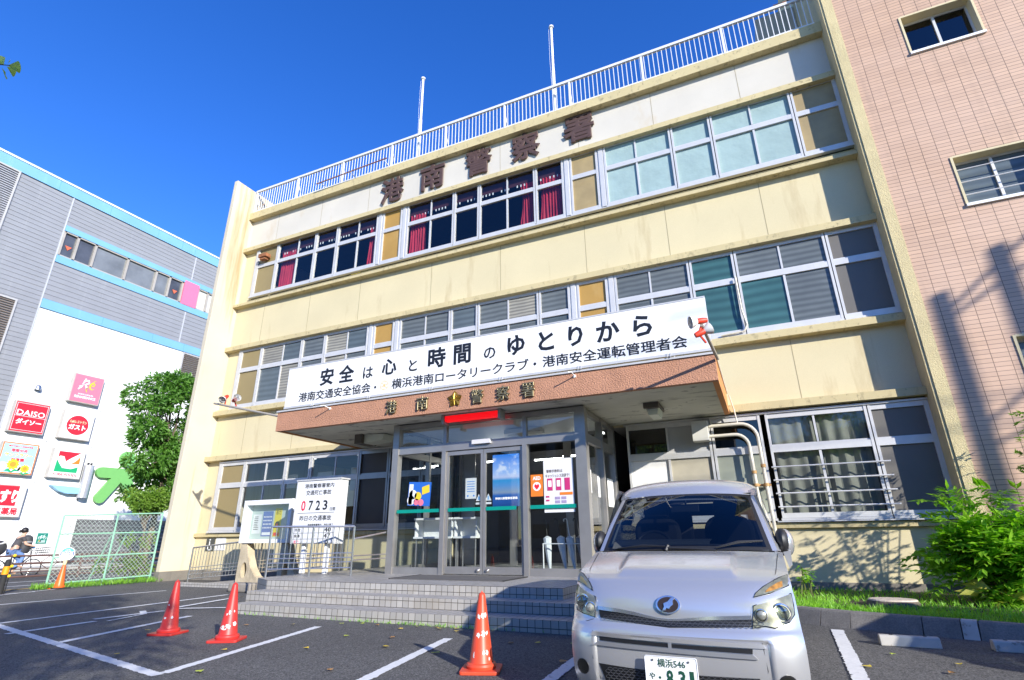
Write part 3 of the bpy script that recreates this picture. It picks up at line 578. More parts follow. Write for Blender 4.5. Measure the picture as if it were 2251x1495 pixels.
for a, b_, z0, z1 in sorted(openings, key=lambda o: o[2]):
    wm.box(3.46, 14, AY, AY+.3, zc, z0).box(3.46, a, AY, AY+.3, z0, z1).box(b_, 14, AY, AY+.3, z0, z1); zc = z1
wm.box(3.46, 14, AY, AY+.3, zc, 19)
wm.build('wall', TILE, ax)
MB().box(XR-.05, XR+.0, AY+.012, 9, 0, 19).box(XR, 3.457, AY-.012, AY+.3, -.05, 19.05).build('corner_pilaster', ROUGHY, ax)
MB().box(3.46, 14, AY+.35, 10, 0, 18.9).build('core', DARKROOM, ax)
for k, (a, b_, z0, z1) in enumerate(openings):
    r = MB(); yb = AY+.27
    r.box(a-.03, a+.012, AY-.02, yb, z0-.02, z1+.02).box(b_-.012, b_+.03, AY-.02, yb, z0-.02, z1+.02).box(a+.012, b_-.012, AY-.02, yb, z1-.012, z1+.03)
    wn = r.build('window', CREAM, ax)
    MB().box(a-.03, b_+.03, AY-.05, yb, z0-.05, z0+.01).build('sill', WHITE, wn)
    mxx = a+(b_-a)*.5; fr = MB()
    fr.box(a+.012, a+.05, yb-.06, yb, z0+.01, z1-.012).box(b_-.05, b_-.012, yb-.06, yb, z0+.01, z1-.012).box(a+.05, b_-.05, yb-.06, yb, z1-.06, z1-.012).box(a+.05, b_-.05, yb-.06, yb, z0+.01, z0+.05).box(mxx-.025, mxx+.025, yb-.07, yb-.001, z0+.05, z1-.06)
    fr.build('frame', ALU, wn)
    MB().box(a+.05, b_-.05, yb-.03, yb-.02, z0+.05, z1-.06).build('pane', FR[1] if k else GLD, wn)
    if k:
        br = MB()
        for q in range(3): br.tube([(a, AY+.06, z0+.25+.3*q), (b_, AY+.06, z0+.25+.3*q)], .012)
        br.build('security_bars', ALU, wn)
# ------------------------------------------------------------------ shopping building across the street
SX = -32.0
sb = thing('shopping_building', 'large white and grey ribbed shopping building with sky blue bands across the street', 'building', (-38, 4, 0))
WHW = M('white_cladding', (.80, .80, .78), .6, var=.03, vs=.5, streak=.35, scol=(.5, .46, .38), sthr=.60, sscale=(1, 1.2, .2))
GRY = M('grey_ribbed_steel', (.27, .275, .29), .5, .1, var=.05, vs=1, streak=.15, scol=(.6, .6, .6), sthr=.6)
BLU = M('sky_blue_band', (.17, .37, .56), .5, var=.06, vs=.7, streak=.2, scol=(.4, .6, .75), sthr=.6)
def SBOX(mb, y0, y1, z0, z1, d=.0, back=.2): return mb.box(SX-back, SX+d, y0, y1, z0, z1)
MB().box(-50, SX-.2, -14, 24, 0, 19.3).build('core', PLINTH, sb)
w_ = MB(); SBOX(w_, .30, 24, .1, 12.37); w_.build('wall', WHW, sb)
jn = MB()
for z in (1.9, 3.9, 5.85, 7.8, 9.75): SBOX(jn, .31, 24, z-.012, z+.012, .003, 0)
for y in (2.25, 4.3, 6.3, 8.3): SBOX(jn, y-.012, y+.012, .2, 12.3, .003, 0)
jn.build('panel_joint', flat('joint_grey', (.30, .30, .30)), sb)
def ribs(y0, y1, z0, z1, p=.235):
    mb = MB(); prof = []; n = int((z1-z0)/p); p = (z1-z0)/n
    for i in range(n): z = z0+i*p; prof += [(.0, z), (.02, z+.02), (.02, z+p-.02), (.0, z+p-.002)]
    prof = [(x-.0, z) for x, z in prof]
    rows = [[(SX+x, y0, z) for x, z in prof], [(SX+x, y1, z) for x, z in prof]]
    mb.grid(rows[::-1]); return mb
for a in ((.30, 24, 12.88, 14.98), (.30, 24, 17.2, 18.88), (-14, .24, .1, 18.88)): ribs(*a).build('ribbed_cladding', GRY, sb)
MB().box(SX-.1, SX+.05, .24, .30, .1, 18.9).box(SX-.1, SX+.045, 7.62, 7.68, 12.9, 14.96).box(SX-.1, SX+.045, 7.55, 7.61, 17.2, 18.86).build('corner_trim', flat('grey_trim', (.45, .46, .5)), sb)
bl = MB(); SBOX(bl, -14, 24, 18.9, 19.50, .08); SBOX(bl, .31, 24, 16.86, 17.19, .07); SBOX(bl, .31, 24, 14.99, 15.40, .07); SBOX(bl, .31, 24, 12.38, 12.87, .07); bl.build('blue_band', BLU, sb)
MB().box(SX-.3, SX+.12, -14, 24, 19.501, 19.60).build('parapet_cap', flat('cap_white', (.72, .74, .76)), sb)
bj = MB()
for y in (-.5, 2.1, 4.9, 6.5, 7.4): SBOX(bj, y-.01, y+.01, 18.9, 19.5, .083, 0)
for y in (3.2, 6.0, 8.0): SBOX(bj, y-.01, y+.01, 12.38, 12.87, .073, 0)
bj.build('band_joint', flat('blue_joint', (.1, .3, .5)), sb)
wn = None; ym = [.36, 1.04, 1.93, 3.68, 5.39, 6.26, 7.1]
f = MB()
for y in ym+[8.2, 8.9, 12]: f.box(SX-.12, SX+.04, y-.06, y+.06, 15.41, 16.85)
f.box(SX-.12, SX+.04, .36, 12, 16.78, 16.855).box(SX-.12, SX+.04, .36, 12, 15.405, 15.47)
wn = f.build('window', M('beige_frame', (.36, .33, .29), .5), sb)
pg = [M('store_glass_a', (.10, .105, .115), .12, .3, var=.3, vs=1.2), M('store_glass_b', (.20, .21, .21), .15, .2, var=.3, vs=.8), M('store_glass_c', (.55, .55, .52), .3)]
for a, b_, k in zip(ym, ym[1:], (0, 0, 1, 1, 1, 0)): MB().box(SX-.08, SX-.07, a+.06, b_-.06, 15.47, 16.78).build('pane', pg[k], wn)
MB().box(SX-.08, SX-.07, 8.26, 12, 15.47, 16.78).build('pane', pg[2], wn)
MB().box(SX-.1, SX+.10, 7.18, 8.18, 15.38, 17.0).build('pink_panel', flat('pink_panel_paint', (.80, .16, .28)), sb)
tg = MB()
for y in (.72, 6.72): tg.prism([(y-.16, 16.1), (y+.16, 16.1), (y, 15.86)], SX-.05, SX-.03, Matrix(((0, 0, 1, 0), (1, 0, 0, 0), (0, 1, 0, 0), (0, 0, 0, 1))))
tg.build('red_triangle_mark', flat('triangle_red', (.65, .13, .06)), wn)
def louver(y0, y1, z0, z1, mat):
    mb = MB(); z = z0
    while z < z1: mb.box(SX-.1, SX+.09, y0, y1, z, z+.05); z += .12
    l = mb.build('louvre', mat, sb)
    MB().box(SX-.1, SX+.11, y0-.08, y0, z0-.08, z1+.08).box(SX-.1, SX+.11, y1, y1+.08, z0-.08, z1+.08).box(SX-.1, SX+.11, y0, y1, z1, z1+.08).build('frame', flat('louvre_frame', (.42, .41, .40)), l)
LV = M('brown_louvre', (.16, .125, .10), .6)
louver(8.1, 12, 9.5, 12.25, LV); louver(-4.5, -.72, 5, 12.3, LV); louver(-5.5, -2.25, 14.5, 18.82, M('grey_louvre', (.36, .36, .38), .5))
MB().lathe([(.14, 0), (.14, .14), (.10, .22), (.02, .26)], 14, Matrix.Translation((SX+.12, 1.22, 8.24))).build('vent_hood', STEEL, sb, True)
so = MB().box(SX-.1, SX+.06, 4.5, 24, .1, 2.25); so.build('loading_bay', M('dark_opening_panel', (.09, .09, .095), .6, var=.15, vs=1), sb)  # dark slatted panel put where the wall base has a dim opening
lo = MB()
for k in range(9): lo.box(SX+.06, SX+.09, 4.6, 24, .3+.2*k, .38+.2*k)
lo.build('opening_slats', M('opening_slat_grey', (.17, .17, .18), .5), sb)
# shop signs: each a box on the white wall
SF = Matrix(((0, 0, 1), (1, 0, 0), (0, 1, 0))).to_4x4()
def signbox(y0, y1, z0, z1, face, label, d=.28):
    s = thing('shop_sign', label, 'sign', (SX+d, (y0+y1)/2, z0), 'square shop signs on the white wall')
    MB().box(SX+.002, SX+d, y0, y1, z0, z1).build('case', M('grey_sign_case', (.42, .40, .37), .5), s, bevel=.01)
    MB().box(SX+d, SX+d+.012, y0+.045, y1-.045, z0+.045, z1-.045).build('face', face, s)
    return s, Matrix.Translation((SX+d+.012, (y0+y1)/2, (z0+z1)/2)) @ SF
cW = flat('sign_white', (.85, .85, .84)); cR = flat('sign_red', (.72, .015, .035)); cY = flat('sign_yellow', (.80, .55, .03)); cG = flat('sign_green', (.01, .36, .14)); cO = flat('sign_orange', (.80, .20, .02)); cB = flat('sign_blue', (.02, .10, .45)); cP = flat('sign_pink', (.80, .18, .26))
def T(parent, mat, B, items, name='lettering'):
    mb = MB()
    for it_ in items:
        s_, x, y, w0, h0 = it_[:5]; put_text(mb, s_, B, x, y, w0, h0, bold=it_[5] if len(it_) > 5 else .025, depth=.006, shear=it_[6] if len(it_) > 6 else 0)
    return mb.build(name, mat, parent)
def P(parent, mat, B, polys, name, d0=.001, d1=.006):
    mb = MB()
    for p in polys: mb.prism(p, d0, d1, B)
    return mb.build(name, mat, parent)
def stroke(pts, r):     # tapering brush stroke as a polygon
    L, Rr = [], []
    for i, (x, y) in enumerate(pts):
        a = pts[max(0, i-1)]; c_ = pts[min(len(pts)-1, i+1)]; dx, dy = c_[0]-a[0], c_[1]-a[1]; l = math.hypot(dx, dy) or 1; k = r*math.sin(math.pi*(i+.35)/(len(pts)-.3))
        L.append((x-dy/l*k, y+dx/l*k)); Rr.append((x+dy/l*k, y-dx/l*k))
    return L+Rr[::-1]
s, B = signbox(2.53, 3.97, 7.98, 9.48, cP, 'pink square shop sign with white and yellow dancing letters, topmost on the white wall')
P(s, cW, B, [stroke([(-.42, .08), (-.28, .17), (-.2, .42), (-.02, .46), (.02, .33), (-.12, .24), (-.2, .2)], .045), stroke([(-.24, .22), (-.3, .1), (-.42, -.08)], .05), stroke([(-.14, .22), (-.06, .1), (-.03, -.02)], .045), circle(.045, 12, -.18, .5)], 'figure_mark')
P(s, cY, B, [stroke([(.1, .18), (.26, .22), (.3, .33), (.2, .38), (.1, .26), (.1, .1), (.2, .02), (.32, .06)], .045), stroke([(.0, .14), (-.05, -.02), (-.0, -.16)], .03), stroke([(.2, .42), (.24, .47), (.32, .52)], .02)], 'letter_mark')
T(s, cW, B, [('SPORTS CLUB & SPA', 0, -.30, .72, .07), ('RENAISSANCE', 0, -.45, 1.0, .13)])
s, B = signbox(.47, 1.90, 6.08, 7.57, cR, 'red square shop sign with DAISO in white, left of the round restaurant sign')
P(s, cW, B, [[(-.62, .02), (.62, .02), (.62, .035), (-.62, .035)], [(-.62, -.64), (.62, -.64), (.62, -.625), (-.62, -.625)], [(-.62, .625), (.62, .625), (.62, .64), (-.62, .64)], [(-.635, -.64), (-.62, -.64), (-.62, .64), (-.635, .64)], [(.62, -.64), (.635, -.64), (.635, .64), (.62, .64)]], 'rule')
T(s, cW, B, [('DAISO', 0, .19, 1.14, .27, .012), ('ダイソー', 0, -.23, 1.04, .27, .045)])
s, B = signbox(2.54, 3.98, 6.09, 7.54, cW, 'white square shop sign with a red disc and white Japanese lettering')
P(s, cR, B, [circle(.50, 36)], 'disc')
B2 = B @ Matrix.Translation((0, 0, .005))
T(s, flat('sign_cream', (.85, .7, .4)), B2, [('Caféレストラン', 0, .17, .78, .15, .025)]); T(s, cW, B2, [('ガスト', 0, -.10, .80, .28, .05)])
s, B = signbox(2.56, 4.0, 4.15, 5.59, cW, 'white square shop sign with a white bird above red YORK FOODS lettering')
P(s, cR, B, [[(-.48, .58), (.50, .58), (.12, .30), (-.1, .10), (-.22, .34), (-.40, .36), (-.48, .28)]], 'red_field')
P(s, cO, B, [[(.50, .42), (.53, .02), (.14, .0), (.3, .12), (.42, .26)]], 'orange_field')
P(s, cG, B, [[(-.5, .18), (-.52, -.42), (.5, -.42), (.5, -.12), (.2, -.25), (-.2, -.22), (-.38, .0)]], 'green_field')
T(s, cR, B, [('YORK FOODS', 0, -.54, 1.1, .14, .03, .15)])
s, B = signbox(.47, 1.92, 4.15, 5.61, flat('sign_sky', (.36, .66, .78)), 'pale blue square nursery sign with sunflowers and an orange border')
P(s, cO, B, [[(-.68, .66), (.68, .66), (.68, .70), (-.68, .70)], [(-.68, -.70), (.68, -.70), (.68, -.66), (-.68, -.66)], [(-.70, -.7), (-.66, -.7), (-.66, .7), (-.70, .7)], [(.66, -.7), (.70, -.7), (.70, .7), (.66, .7)]], 'border')
T(s, cR, B, [('横浜市認可小規模保育園', 0, .55, .96, .08, .015), ('港南中央', -.02, .36, .66, .16, .03), ('保育園', 0, -.06, .52, .16, .03)]); T(s, cY, B, [('サンフラワー', 0, .15, 1.1, .17, .04)])
P(s, cW, B, [circle(.22, 18, .0, -.42), circle(.16, 16, .48, -.45), circle(.2, 16, -.5, -.40), circle(.17, 16, .28, -.5)], 'cloud')
for x, y, q in ((-.12, -.28, 1), (.38, -.44, .75)):
    P(s, cG, B, [stroke([(x-.25*q, y-.3*q), (x-.12*q, y-.26*q), (x, y-.36*q)], .06*q), stroke([(x+.25*q, y-.28*q), (x+.12*q, y-.25*q), (x, y-.36*q)], .06*q)], 'leaf', .006, .010)
    P(s, cY, B, [[(x+(.2 if k % 2 else .27)*q*math.cos(math.pi*k/10), y+(.2 if k % 2 else .27)*q*math.sin(math.pi*k/10)) for k in range(20)]], 'flower', .010, .014); P(s, flat('flower_centre', (.6, .3, .03)), B, [circle(.12*q, 16, x, y)], 'flower_centre', .014, .018)
s, B = signbox(.47, 1.92, 2.26, 3.69, cW, 'white and red square pharmacy sign, lowest on the white wall beside the road')
P(s, cR, B, [[(-.67, -.22), (.42, -.22), (.42, .67), (-.67, .67)]], 'red_field')
B2 = B @ Matrix.Translation((0, 0, .005)); T(s, cW, B2, [('くすり', -.06, .2, 1.1, .6, .06)]); T(s, cR, B, [('ハイ薬局', -.03, -.46, 1.2, .33, .04)])
bs = thing('bicycle_sign', 'small green sign with a white bicycle pictogram low on the white wall', 'sign', (SX+.03, 3.2, 1.1))
MB().box(SX+.002, SX+.03, 2.99, 3.42, 1.10, 1.58).build('plate', flat('sign_deep_green', (.01, .20, .15)), bs)
B = Matrix.Translation((SX+.03, 3.205, 1.34)) @ SF; mb = MB()
for x in (-.11, .10): mb.tube([B @ Vector((x+.06*math.cos(q), .02+.06*math.sin(q), .004)) for q in [math.pi*k/6 for k in range(12)]], .008, 4, closed=True)
for a in (((-.11, .02), (-.06, .11), (.06, .11), (.10, .02)), ((-.06, .11), (-.02, .02), (-.11, .02)), ((-.02, .02), (.06, .11), (.05, .15), (.1, .16)), ((-.09, .13), (-.03, .13))): mb.tube([B @ Vector((*q, .004)) for q in a], .009, 4)
mb.prism([(-.05, -.13), (.15, -.13), (.15, -.105), (-.05, -.105)], .001, .006, B).prism([(-.15, -.18), (.15, -.18), (.15, -.16), (-.15, -.16)], .001, .006, B); mb.build('pictogram', cW, bs); P(bs, cY, B, [circle(.025, 10, -.10, -.115)], 'dot')
# green figure emblem and silver chimney with blue fin
gm = thing('green_emblem', 'big green leaping figure emblem with round head fixed on the white wall behind the tree', 'sign', (SX+.1, 5.6, 3.0))
B = Matrix.Translation((SX+.02, 0, 0)) @ SF
def capsule(a, b, r, n=8):
    an = math.atan2(b[1]-a[1], b[0]-a[0]); return [(a[0]+r*math.cos(an+math.pi/2+math.pi*k/n), a[1]+r*math.sin(an+math.pi/2+math.pi*k/n)) for k in range(n+1)]+[(b[0]+r*math.cos(an-math.pi/2+math.pi*k/n), b[1]+r*math.sin(an-math.pi/2+math.pi*k/n)) for k in range(n+1)]
mb = MB(); k = 0
for p in (capsule((5.0, 4.62), (7.4, 4.66), .27), capsule((6.0, 4.6), (5.22, 3.32), .27), capsule((6.1, 4.55), (6.95, 3.45), .27)): mb.prism(p, .05, .22+.003*k, B); k += 1
mb.build('figure', flat('emblem_green', (.16, .42, .12)), gm); MB().prism(circle(.40, 28, 6.15, 5.45), .05, .2, B).build('head', flat('emblem_green', (.16, .42, .12)), gm)
wv = thing('chimney_duct', 'silver vertical duct with pale blue curved fin beside the bird sign', 'duct', (SX+.3, 4.3, 3.2))
MB().lathe([(.22, 0), (.22, 1.62), (.18, 1.63)], 18, Matrix.Translation((SX+.28, 4.31, 3.27))).build('pipe', M('satin_duct', (.55, .55, .57), .4, .5), wv, True)
MB().prism([(2.80, 3.80), (3.2, 3.55), (3.6, 3.44), (4.2, 3.46), (4.2, 3.76), (3.6, 3.78)], .05, .30, B).build('fin', flat('pale_blue_fin', (.28, .55, .78)), wv)
MB().box(SX+.2, SX+.3, 4.22, 4.28, 4.9, 5.02).box(SX+.2, SX+.3, 4.36, 4.42, 4.9, 5.02).build('cap_fixing', BLACK, wv)
# ------------------------------------------------------------------ foliage
def leaves(name, pts, dirs, size, mat, parent, aspect=.42, seed=0, fold=.25, up=.5):
    r = np.random.default_rng(seed); n = len(pts); pts = np.asarray(pts); d = np.asarray(dirs, float)
    d = d/np.maximum(np.linalg.norm(d, axis=1, keepdims=True), 1e-6)
    u = r.normal(size=(n, 3))*(1-up)+np.array([0, 0, up]); s = np.cross(d, u); s /= np.maximum(np.linalg.norm(s, axis=1, keepdims=True), 1e-6)
    nn = np.cross(s, d); L = size*r.uniform(.65, 1.25, (n, 1)); W = L*aspect*.5
    a = pts; q = pts+d*L*.45+nn*fold*-W; tip = pts+d*L-nn*L*.12
    v = np.stack([a, pts+d*L*.42+s*W, tip, pts+d*L*.42-s*W, q], 1).reshape(-1, 3)
    i = np.arange(n)[:, None]*5; f = np.concatenate([i+np.array([[0, 4, 1]]), i+np.array([[1, 4, 2]]), i+np.array([[0, 3, 4]]), i+np.array([[3, 2, 4]])])
    me = bpy.data.meshes.new(name); me.from_pydata(v.tolist(), [], f.tolist()); return link(name, me, mat, parent)
def crown(name, clumps, n, size, mat, parent, seed, aspect=.42, droop=-.25, hollow=.55):
    r = np.random.default_rng(seed); vol = np.array([c[3]**2 for c in clumps]); vol = vol/vol.sum(); P_, D_ = [], []
    for (x, y, z, rad, *sq), k in zip(clumps, (vol*n).astype(int)):
        d = r.normal(size=(k, 3)); d /= np.linalg.norm(d, axis=1, keepdims=True)
        rr_ = rad*(hollow+(1-hollow)*r.random((k, 1))**.6)*(1+.30*np.sin(5*d[:, :1]+seed)*np.sin(6*d[:, 1:2]+x)*np.cos(4*d[:, 2:]))
        P_.append(np.array([x, y, z])+d*rr_*np.array([1, 1, sq[0] if sq else .85])); dd = d+r.normal(size=(k, 3))*.7; dd[:, 2] += droop; D_.append(dd)
    return leaves(name, np.concatenate(P_), np.concatenate(D_), size, mat, parent, aspect, seed)
def limbs(name, base, tips, r0, mat, parent, seed=0):
    r = random.Random(seed); mb = MB()
    for t_ in tips:
        b0 = Vector(base); t_ = Vector(t_); pts = [b0.lerp(t_, q)+Vector((r.uniform(-.1, .1), r.uniform(-.1, .1), .25*math.sin(math.pi*q))) for q in (0, .25, .5, .75, 1)]; pts[0] = b0
        mb.tube(pts, [r0, r0*.7, r0*.5, r0*.3, r0*.12], 7)
    return mb.build(name, mat, parent, True)
BARK = M('bark', (.14, .11, .085), .95, var=.3, vs=8, bump=.8, bs=25)
def tree(label, base, h, clumps, n, size, mat, seed, r0=.14, aspect=.42, name='broadleaf_tree', cat='tree', droop=-.25):
    t = thing(name, label, cat, base); b = Vector(base); top = b+Vector((0, 0, h))
    MB().tube([b, b.lerp(top, .5)+Vector((.08, .05, 0)), top], [r0, r0*.75, r0*.5], 9).build('trunk', BARK, t, True)
    limbs('branches', top-Vector((0, 0, h*.3)), [(c[0], c[1], c[2]) for c in clumps], r0*.5, BARK, t, seed)
    crown('crown', clumps, n, size, mat, t, seed, aspect, droop); return t
LFD = leafmat('dark_green_leaf', (.045, .14, .018), (.13, .28, .045)); LFM = leafmat('mid_green_leaf', (.08, .18, .02), (.19, .31, .04)); LFB = leafmat('bright_green_leaf', (.075, .23, .010), (.25, .46, .03), .4)
rt = np.random.default_rng(5); cl = []
for k in range(34):
    z = 2.8+4.7*k/33; wy = 1.5*math.sin(math.pi*min(1, (k+6)/42))**.8
    cl.append((-21.6+rt.uniform(-1.0, 1.0), 1.25+rt.uniform(-wy, wy*1.1), z+rt.uniform(-.2, .2), rt.uniform(.35, .62)))
tree('dark green leafy tree between the mesh fence and the white shopping wall', (-21.6, 1.6, 0), 5.0, cl, 15000, .19, LFD, 3, .13)
cl = [(-20.6+rt.uniform(-.5, .5), .55+rt.uniform(-.55, .8), 2.55+rt.uniform(-.35, .3), rt.uniform(.25, .42)) for k in range(14)]
tree('rounded yellow green shrub under the dark tree behind the mesh fence', (-20.6, .7, 0), 2.3, cl, 6500, .09, LFM, 9, .06, .6, 'shrub', 'shrub')
cl = [(-19.3+rt.uniform(-.5, .5), -.4+rt.uniform(-.5, .5), .5+rt.uniform(-.3, .8), rt.uniform(.2, .35)) for k in range(7)]
tree('small wild sapling with sparse leaves growing behind the mesh fence', (-19.3, -.4, 0), .9, cl, 900, .12, LFM, 11, .03, .5, 'sapling', 'plant')
# ------------------------------------------------------------------ mesh fence beside the station
FG = M('pale_green_pipe', (.26, .50, .36), .5, var=.1, vs=4, spots=((.2, .09, .04), 4, .68, .8))
fe = thing('mesh_fence', 'pale green chain link fence with pipe frame beside the station side wall', 'fence', (-17.6, -2.0, 0))
fa, fb_ = Vector((-17.30, -.85, .12)), Vector((-17.62, -3.42, .06)); fd = (fb_-fa); fl_ = fd.length; fdn = fd.normalized(); H = 1.86; ux = Vector((0, 0, 1))
def fp(u, v): return fa+fdn*u+ux*v
r_ = MB()
for v in (.06, .70, 1.30, H): r_.tube([fp(0, v), fp(fl_*.5, v-(.04 if v == H else 0)), fp(fl_, v-(.08 if v == H else 0))], .020)
r_.build('rail', FG, fe)
for u in (.03, fl_*.49, fl_): MB().tube([fp(u, -.1), fp(u, H-.04*u/fl_*2)], .026).build('post', FG, fe)
st_ = MB()
for u in (fl_*.35, fl_*.5): st_.tube([fp(u, 1.25)+Vector((-.05, 0, 0)), fp(u-.05, .0)+Vector((-.75, 0, 0))], .022)
st_.build('stay', FG, fe)
ch = MB(); s_ = .115; nW = int((fl_+H)/s_)+2
def clipline(p, d):
    t0, t1 = -9, 9
    for o_, dd, lo, hi in ((p[0], d[0], 0, fl_), (p[1], d[1], .06, H-.05)):
        a, b_ = (lo-o_)/dd, (hi-o_)/dd; t0 = max(t0, min(a, b_)); t1 = min(t1, max(a, b_))
    return (t0, t1) if t1-t0 > .02 else None
for k in range(nW):
    for sg in (1, -1):
        p = (k*s_-(H if sg > 0 else 0), 0); d = (1, 1*sg) if sg > 0 else (1, -1); p = p if sg > 0 else (k*s_-H, H); q = clipline(p, d)
        if q: ch.tube([fp(p[0]+d[0]*q[0], p[1]+d[1]*q[0])+Vector((.004*sg, 0, 0)), fp(p[0]+d[0]*q[1], p[1]+d[1]*q[1])+Vector((.004*sg, 0, 0))], .0055, 3, False)
ch.build('chain_link_mesh', M('galvanised_green_wire', (.36, .42, .38), .6, 0), fe)
def grass(name, n, area, h, mat, seed, lean=.5):
    r = np.random.default_rng(seed); P_ = np.array([area(r) for _ in range(n)]); d = np.stack([r.normal(0, lean, n), r.normal(0, lean, n), np.ones(n)], 1)
    o = leaves(name, P_, d, h, mat, None, .13, seed, .1, 0); o['kind'] = 'stuff'; return o
GR = leafmat('grass_blade', (.09, .24, .02), (.22, .42, .05), .35)
def ag(r):
    u = r.uniform(-.2, fl_+.3); p = fp(u, 0); return (p.x+abs(r.normal(0, .18)), p.y-.05, .0)
grass('grass_tuft', 800, ag, .17, GR, 21)
# ------------------------------------------------------------------ street side
GB = M('brown_guardrail', (.13, .075, .065), .5, var=.1, vs=3)
gr = thing('guard_rail', 'brown tubular guard rail with diamond bracing along the far road edge', 'railing', (-22.8, 1, 0))
def rr2(pts, r): return MB().tube(pts, r, 8)
X_ = -22.75
MB().tube([(X_, -1.95, .10), (X_, -2.12, .2), (X_, -2.12, .42), (X_, -1.95, .5), (X_, 6, .5)], .035, 8).tube([(X_, -1.95, .10), (X_, 6, .10)], .035, 8).build('lower_loop', GB, gr)
MB().tube([(X_, -6, .74), (X_, 6, .74)], .030, 8).tube([(X_, -6, .33), (X_, 6, .33)], .016, 6).tube([(X_, -6, .25), (X_, 6, .25)], .02, 6).build('rail', GB, gr)
dm = MB()
for y in (-.9, .5, 1.9): dm.tube([(X_, y-.28, .5), (X_, y, .73)], .014, 5).tube([(X_, y, .73), (X_, y+.28, .5)], .014, 5).tube([(X_, y-.28, .5), (X_, y, .3)], .014, 5).tube([(X_, y+.28, .5), (X_, y, .3)], .014, 5)
dm.build('diamond_bracing', GB, gr)
for y in (-2.35, .1, 2.5, 4.9): MB().tube([(X_, y, -.02), (X_, y, .76)], .04, 8).build('post', GB, gr)
# striped bollard at the left edge
bo = thing('bollard', 'black rubber bollard with orange and yellow reflective bands at the left road edge', 'bollard', (-16.9, -4.72, 0))
MB().lathe([(.075, 0), (.07, .03), (.062, .4), (.058, .72), (.05, .76), (.02, .78)], 16, Matrix.Translation((-16.9, -4.72, 0))).build('post', RUBBER, bo, True)
MB().lathe([(.068, .44), (.067, .62)], 16, Matrix.Translation((-16.9, -4.72, 0))).build('orange_band', flat('reflective_orange', (.85, .33, .01)), bo, True)
MB().tube([(-16.86, -4.64, 0), (-16.86, -4.64, .9)], .012, 6).build('rod', BLACK, bo)
ylw = flat('reflective_yellow', (.85, .62, .02)); yb_ = MB()
for z in (.40, .62, .86): yb_.sphere((-16.86, -4.64, z), .035, 8)
yb_.build('yellow_knob', ylw, bo, True)
# ------------------------------------------------------------------ silver van (local metres scaled by .86, nose towards the camera)
def smooth_interp(tab, q):       # piecewise linear in column 0
    xs = [r[0] for r in tab]
    return [float(np.interp(q, xs, [r[i] for r in tab])) for i in range(1, len(tab[0]))]
# z, y centre, y edge add, half width, z drop at the edge
PROF = [(0.14, 0.1, 0.105, 0.83, 0), (0.2, 0.05, 0.112, 0.856, 0), (0.28, 0.022, 0.118, 0.871, 0), (0.38, 0.004, 0.124, 0.879, 0), (0.48, 0, 0.124, 0.881, 0), (0.54, 0.004, 0.124, 0.881, 0), (0.58, 0.01, 0.124, 0.879, 0),
        (0.63, 0.03, 0.124, 0.876, 0), (0.66, 0.058, 0.124, 0.874, 0), (0.7, 0.075, 0.124, 0.872, 0), (0.745, 0.078, 0.13, 0.871, 0), (0.8, 0.088, 0.136, 0.87, 0), (0.86, 0.112, 0.143, 0.868, 0), (0.92, 0.155, 0.13, 0.861, 0), (0.97, 0.215, 0.08, 0.859, 0),
        (1.02, 0.31, 0.03, 0.856, 0.01), (1.06, 0.41, 0.03, 0.854, 0.012), (1.1, 0.53, 0.03, 0.852, 0.015), (1.14, 0.67, 0.03, 0.85, 0.018), (1.175, 0.8, 0.03, 0.848, 0.02), (1.2, 0.89, 0.03, 0.847, 0.02)]
PF = []
zz = .14
def prof(z): return smooth_interp(PROF, z)
def s01(t): t = max(0, min(1, t)); return t*t*(3-2*t)
def recess(x, z): return .022*s01((.655-abs(x))/.03)*s01((.60-z)/.03)
def body_pt(u, z):
    yc, ya, hw, dr = prof(z); x = u*hw
    return Vector((x, yc+ya*abs(u)**7+.075*u*u+recess(x, z), z-dr*u*u+.022*s01((z-1.0)/.05)*s01((.50-.25*max(0, z-1.05)/.1*.0-abs(x))/.06)*s01((1.195-z)/.05)))
def Fy(x, z):
    yc, ya, hw, dr = prof(z); u = max(-1, min(1, x/hw)); return yc+ya*abs(u)**7+.075*u*u+recess(x, z)
def vpatch(poly, off=-.004, thick=.02, step=.03, mat=None, name='', parent=None, Mx=None, zoff=0):
    """shape drawn in the van's front view laid onto the nose surface with real thickness"""
    from mathutils.geometry import intersect_point_tri_2d
    pts = []
    for i in range(len(poly)):
        a, b = Vector(poly[i]), Vector(poly[(i+1) % len(poly)]); k = max(1, int((b-a).length/step)); pts += [a.lerp(b, j/k) for j in range(k)]
    nb = len(pts); xs = [p.x for p in pts]; zs = [p.y for p in pts]; x = min(xs)
    def inside(px, pz):
        c = False
        for i in range(nb):
            a, b = pts[i], pts[(i+1) % nb]
            if (a.y > pz) != (b.y > pz) and px < (b.x-a.x)*(pz-a.y)/(b.y-a.y)+a.x: c = not c
        return c
    def near(px, pz): return min((Vector((px, pz))-p).length for p in pts) < step*.5
    inner = []
    while x < max(xs):
        z = min(zs)
        while z < max(zs):
            if inside(x, z) and not near(x, z): inner.append(Vector((x, z)))
            z += step
        x += step
    vs, _, fs, *_rest = delaunay_2d_cdt(pts+inner, [], [list(range(nb))], 1, 1e-5)
    f3 = [Vector((p.x, Fy(p.x, p.y)+off, p.y)) for p in vs]; n = len(f3)
    b3 = [v_+Vector((0, thick, 0)) for v_ in f3]
    mb = MB(); mb.add([Mx @ v_ for v_ in f3+b3], [tuple(f) for f in fs])
    mb.f += [(i, (i+1) % nb, n+(i+1) % nb, n+i) for i in range(nb)]
    return mb.build(name, mat, parent, True)
